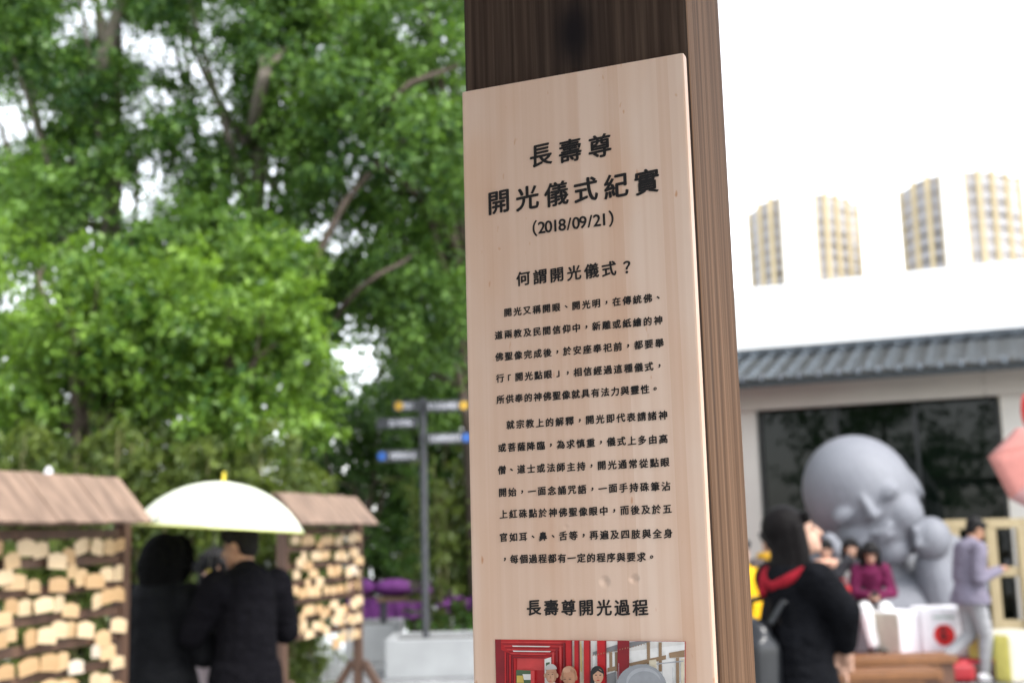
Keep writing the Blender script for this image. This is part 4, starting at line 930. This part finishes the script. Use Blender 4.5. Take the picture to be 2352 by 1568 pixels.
tree('banyan_tree', 'banyan beside the timber post, with dark slanting limbs', g0(1110, 16.2), W(1040, 150, 15.2), [(720, 1130, -120, 420, 14.6, 1.5, .5), (680, 1130, 420, 800, 15.4, 1.3, .4), (880, 1130, 760, 960, 17.4, .6, .1)], LF_A, 3, 215, 330, .10, bark=BARKD, limbs=[(((660, 800, 15.2), (690, 700, 14.2), (705, 640, 13.4), (750, 545, 13.4), (795, 460, 13.4), (850, 395, 13.6), (930, 320, 13.9)), .055, .03), (((740, 780, 15.0), (790, 700, 14.0), (820, 668, 13.3), (870, 630, 13.3), (925, 602, 13.6), (960, 575, 14.6)), .035, .022), (((850, 330, 14.2), (905, 225, 13.0), (945, 190, 13.0), (985, 175, 13.1), (1050, 150, 13.8)), .04, .03)])
tree('broadleaf_tree', 'bushy bright green tree above the near plaque rack', g0(150, 11.8), W(160, 700, 11.6), [(-80, 330, 560, 1000, 11.9, .8, 1)], LF_B, 4, 62, 300, .10, rr=(.28, .46), bark=BARKD, trunk_r=.10, tint=(.5, .26))
tree('broadleaf_tree', 'bushy bright green tree above the pale umbrella', g0(500, 11.6), W(520, 700, 11.4), [(290, 700, 560, 700, 12.0, .8, .22), (300, 745, 690, 990, 11.7, .8, .78)], LF_B, 5, 78, 300, .10, rr=(.28, .46), bark=BARKD, trunk_r=.10, tint=(.52, .26))
tree('evergreen_shrub', 'dark rounded evergreen shrub left of the finger signpost', g0(850, 19.2), W(860, 1050, 19.2), [(690, 960, 900, 1400, 19.2, .8, 1)], LF_D, 6, 64, 260, .10, rr=(.3, .5), bark=BARKD, trunk_r=.07, cat='shrub', group='shrubs behind the planters')
tree('evergreen_shrub', 'dark evergreen shrub behind the finger signpost arms', g0(1010, 19.8), W(1010, 900, 19.8), [(880, 1180, 780, 1420, 19.8, .7, 1)], LF_D, 7, 76, 260, .11, rr=(.32, .55), bark=BARKD, trunk_r=.09, cat='shrub', group='shrubs behind the planters')
for i, (x0, x1, yt, lab) in enumerate(((-160, 330, 520, 'distant dark tree closing the left edge behind the other trees'), (250, 760, 560, 'distant dark tree behind the pale umbrella'), (680, 1230, 560, 'distant dark tree behind the signpost and timber post'))):
    tree('background_tree', lab, g0((x0+x1)/2, 22), W((x0+x1)/2, yt+100, 22), [(x0, x1, yt, 1400, 22, 1.3, 1)], LF_D, 20+i, 92, 210, .17, rr=(.6, .95), bark=BARKD, group='far trees', tint=(.42, .25))
def bamboo(label, pxa, pxb, ytop, Y, seed, n, group='bamboo clumps'):
    rng = np.random.default_rng(seed); b = Vector(g0((pxa+pxb)/2, Y)); r = empty('bamboo_clump', b, 0, label, 'bamboo', group); cl = []
    mb = MB()
    for i in range(n):
        px = rng.uniform(pxa, pxb); yy = Y+rng.uniform(-.4, .4); f = Vector(g0(px, yy))-b; t = W(px+rng.normal()*28, ytop+rng.uniform(-25, 130), yy-.15)-b
        pts = curve_pts(f, t, (rng.normal()*.06, rng.normal()*.06, .15), 8); mb.tube(pts, [.013*(1-.08*j) for j in range(9)], 6)
        for j in range(2, 9):
            for q_ in range(2): cl.append((pts[j]+Vector(rng.normal(size=3)*.09), rng.uniform(.13, .24), float(rng.normal()*.14)))
    V, T = leaves(cl, 34, .12, rng, up=.3, aspect=.2, droop=.9, shell=.2, tint=(.42, .26)); leaf_object('foliage', V, T, LF_O, r); mb.build('culm', CULM, r, True)
for i, (a, b_, yt, lab) in enumerate(((-60, 130, 1010, 'bamboo at the far left behind the near plaque rack'), (110, 290, 1000, 'bamboo behind the right half of the near plaque rack'), (270, 440, 1010, 'bamboo behind the person in the black hood'), (420, 590, 1030, 'bamboo behind the top of the pale umbrella'), (570, 730, 1040, 'bamboo between the pale umbrella and the far plaque rack'))):
    bamboo(lab, a, b_, yt, 11.05, 40+i, 22)
bamboo('bamboo right of the signpost pole, beside the timber post', 995, 1130, 1060, 16.4, 50, 22)
# purple flowers under the bamboo
rng_ = np.random.default_rng(5); fb_ = Vector(g0(1035, 15.9)); r = empty('purple_flower_bed', fb_, 0, 'purple flowers low down between signpost pole and timber post', 'flowers')
V, T = leaves([((rng_.uniform(-.35, .5), rng_.uniform(-.1, .1), .82+rng_.uniform(-.03, .04)), .10, 0) for i in range(9)], 40, .05, rng_, aspect=.9); leaf_object('blossom', V, T, PUR, r)
V, T = leaves([((rng_.uniform(-.4, .5), rng_.uniform(-.1, .1), rng_.uniform(.15, .7)), .16, 0) for i in range(26)], 50, .08, rng_); leaf_object('foliage', V, T, LF_D, r)
# paper tags tied to the bamboo
for (px, py, col, cn, pos) in ((466, 1262, (.75, .5, .02), 'yellow', 'between the two dark coats'), (441, 1203, (.62, .05, .06), 'red', 'just under the umbrella rim'), (425, 1213, (.75, .76, .82), 'white', 'under the umbrella, above the black hood'), (306, 1272, (.75, .8, .7), 'pale green', 'right of the near rack roof'), (312, 1345, (.7, .72, .78), 'bluish white', 'between near rack and black hood'), (476, 1520, (.7, .03, .06), 'crimson', 'low down between the two dark coats')):
    p = W(px, py, 12.2 if py < 1400 else 8.6); o = MB().box((-.04, -.004, -.09), (.04, .004, .09)).build('paper_tag', M('tag_'+cn.replace(' ', '_'), col, .7)); o.location = p; o.rotation_euler = (.1, R(px % 31-15), .2); tag(o, f'{cn} paper tag hanging {pos}', 'paper tag', 'paper tags hung in the bamboo')
# trees on the viewer's side: they show as reflections in the dark window
for i, (x, y, lab) in enumerate(((-9, -9, 'tree mirrored at the left of the dark window'), (-3.5, -13, 'tree mirrored in the middle of the dark window'), (3, -11, 'tree mirrored at the right of the dark window'), (-14, -15, 'tree mirrored at the far left of the dark window'))):
    rng = np.random.default_rng(70+i); r = empty('plaza_tree', (x, y, 0), 0, lab, 'tree', 'trees on the near side of the plaza')
    cl = [((rng.normal()*1.9, rng.normal()*1.7, 4.4+rng.uniform(-2.6, 3.6)), rng.uniform(.7, 1.1), float(rng.normal()*.1)) for q in range(60)]
    V, T = leaves(cl, 110, .24, rng); leaf_object('crown', V, T, LF_D, r); MB().tube([(0, 0, 0), (.1, .1, 2.5), (-.1, 0, 5.5)], [.24, .18, .08], 10).build('trunk', BARKD, r, True)
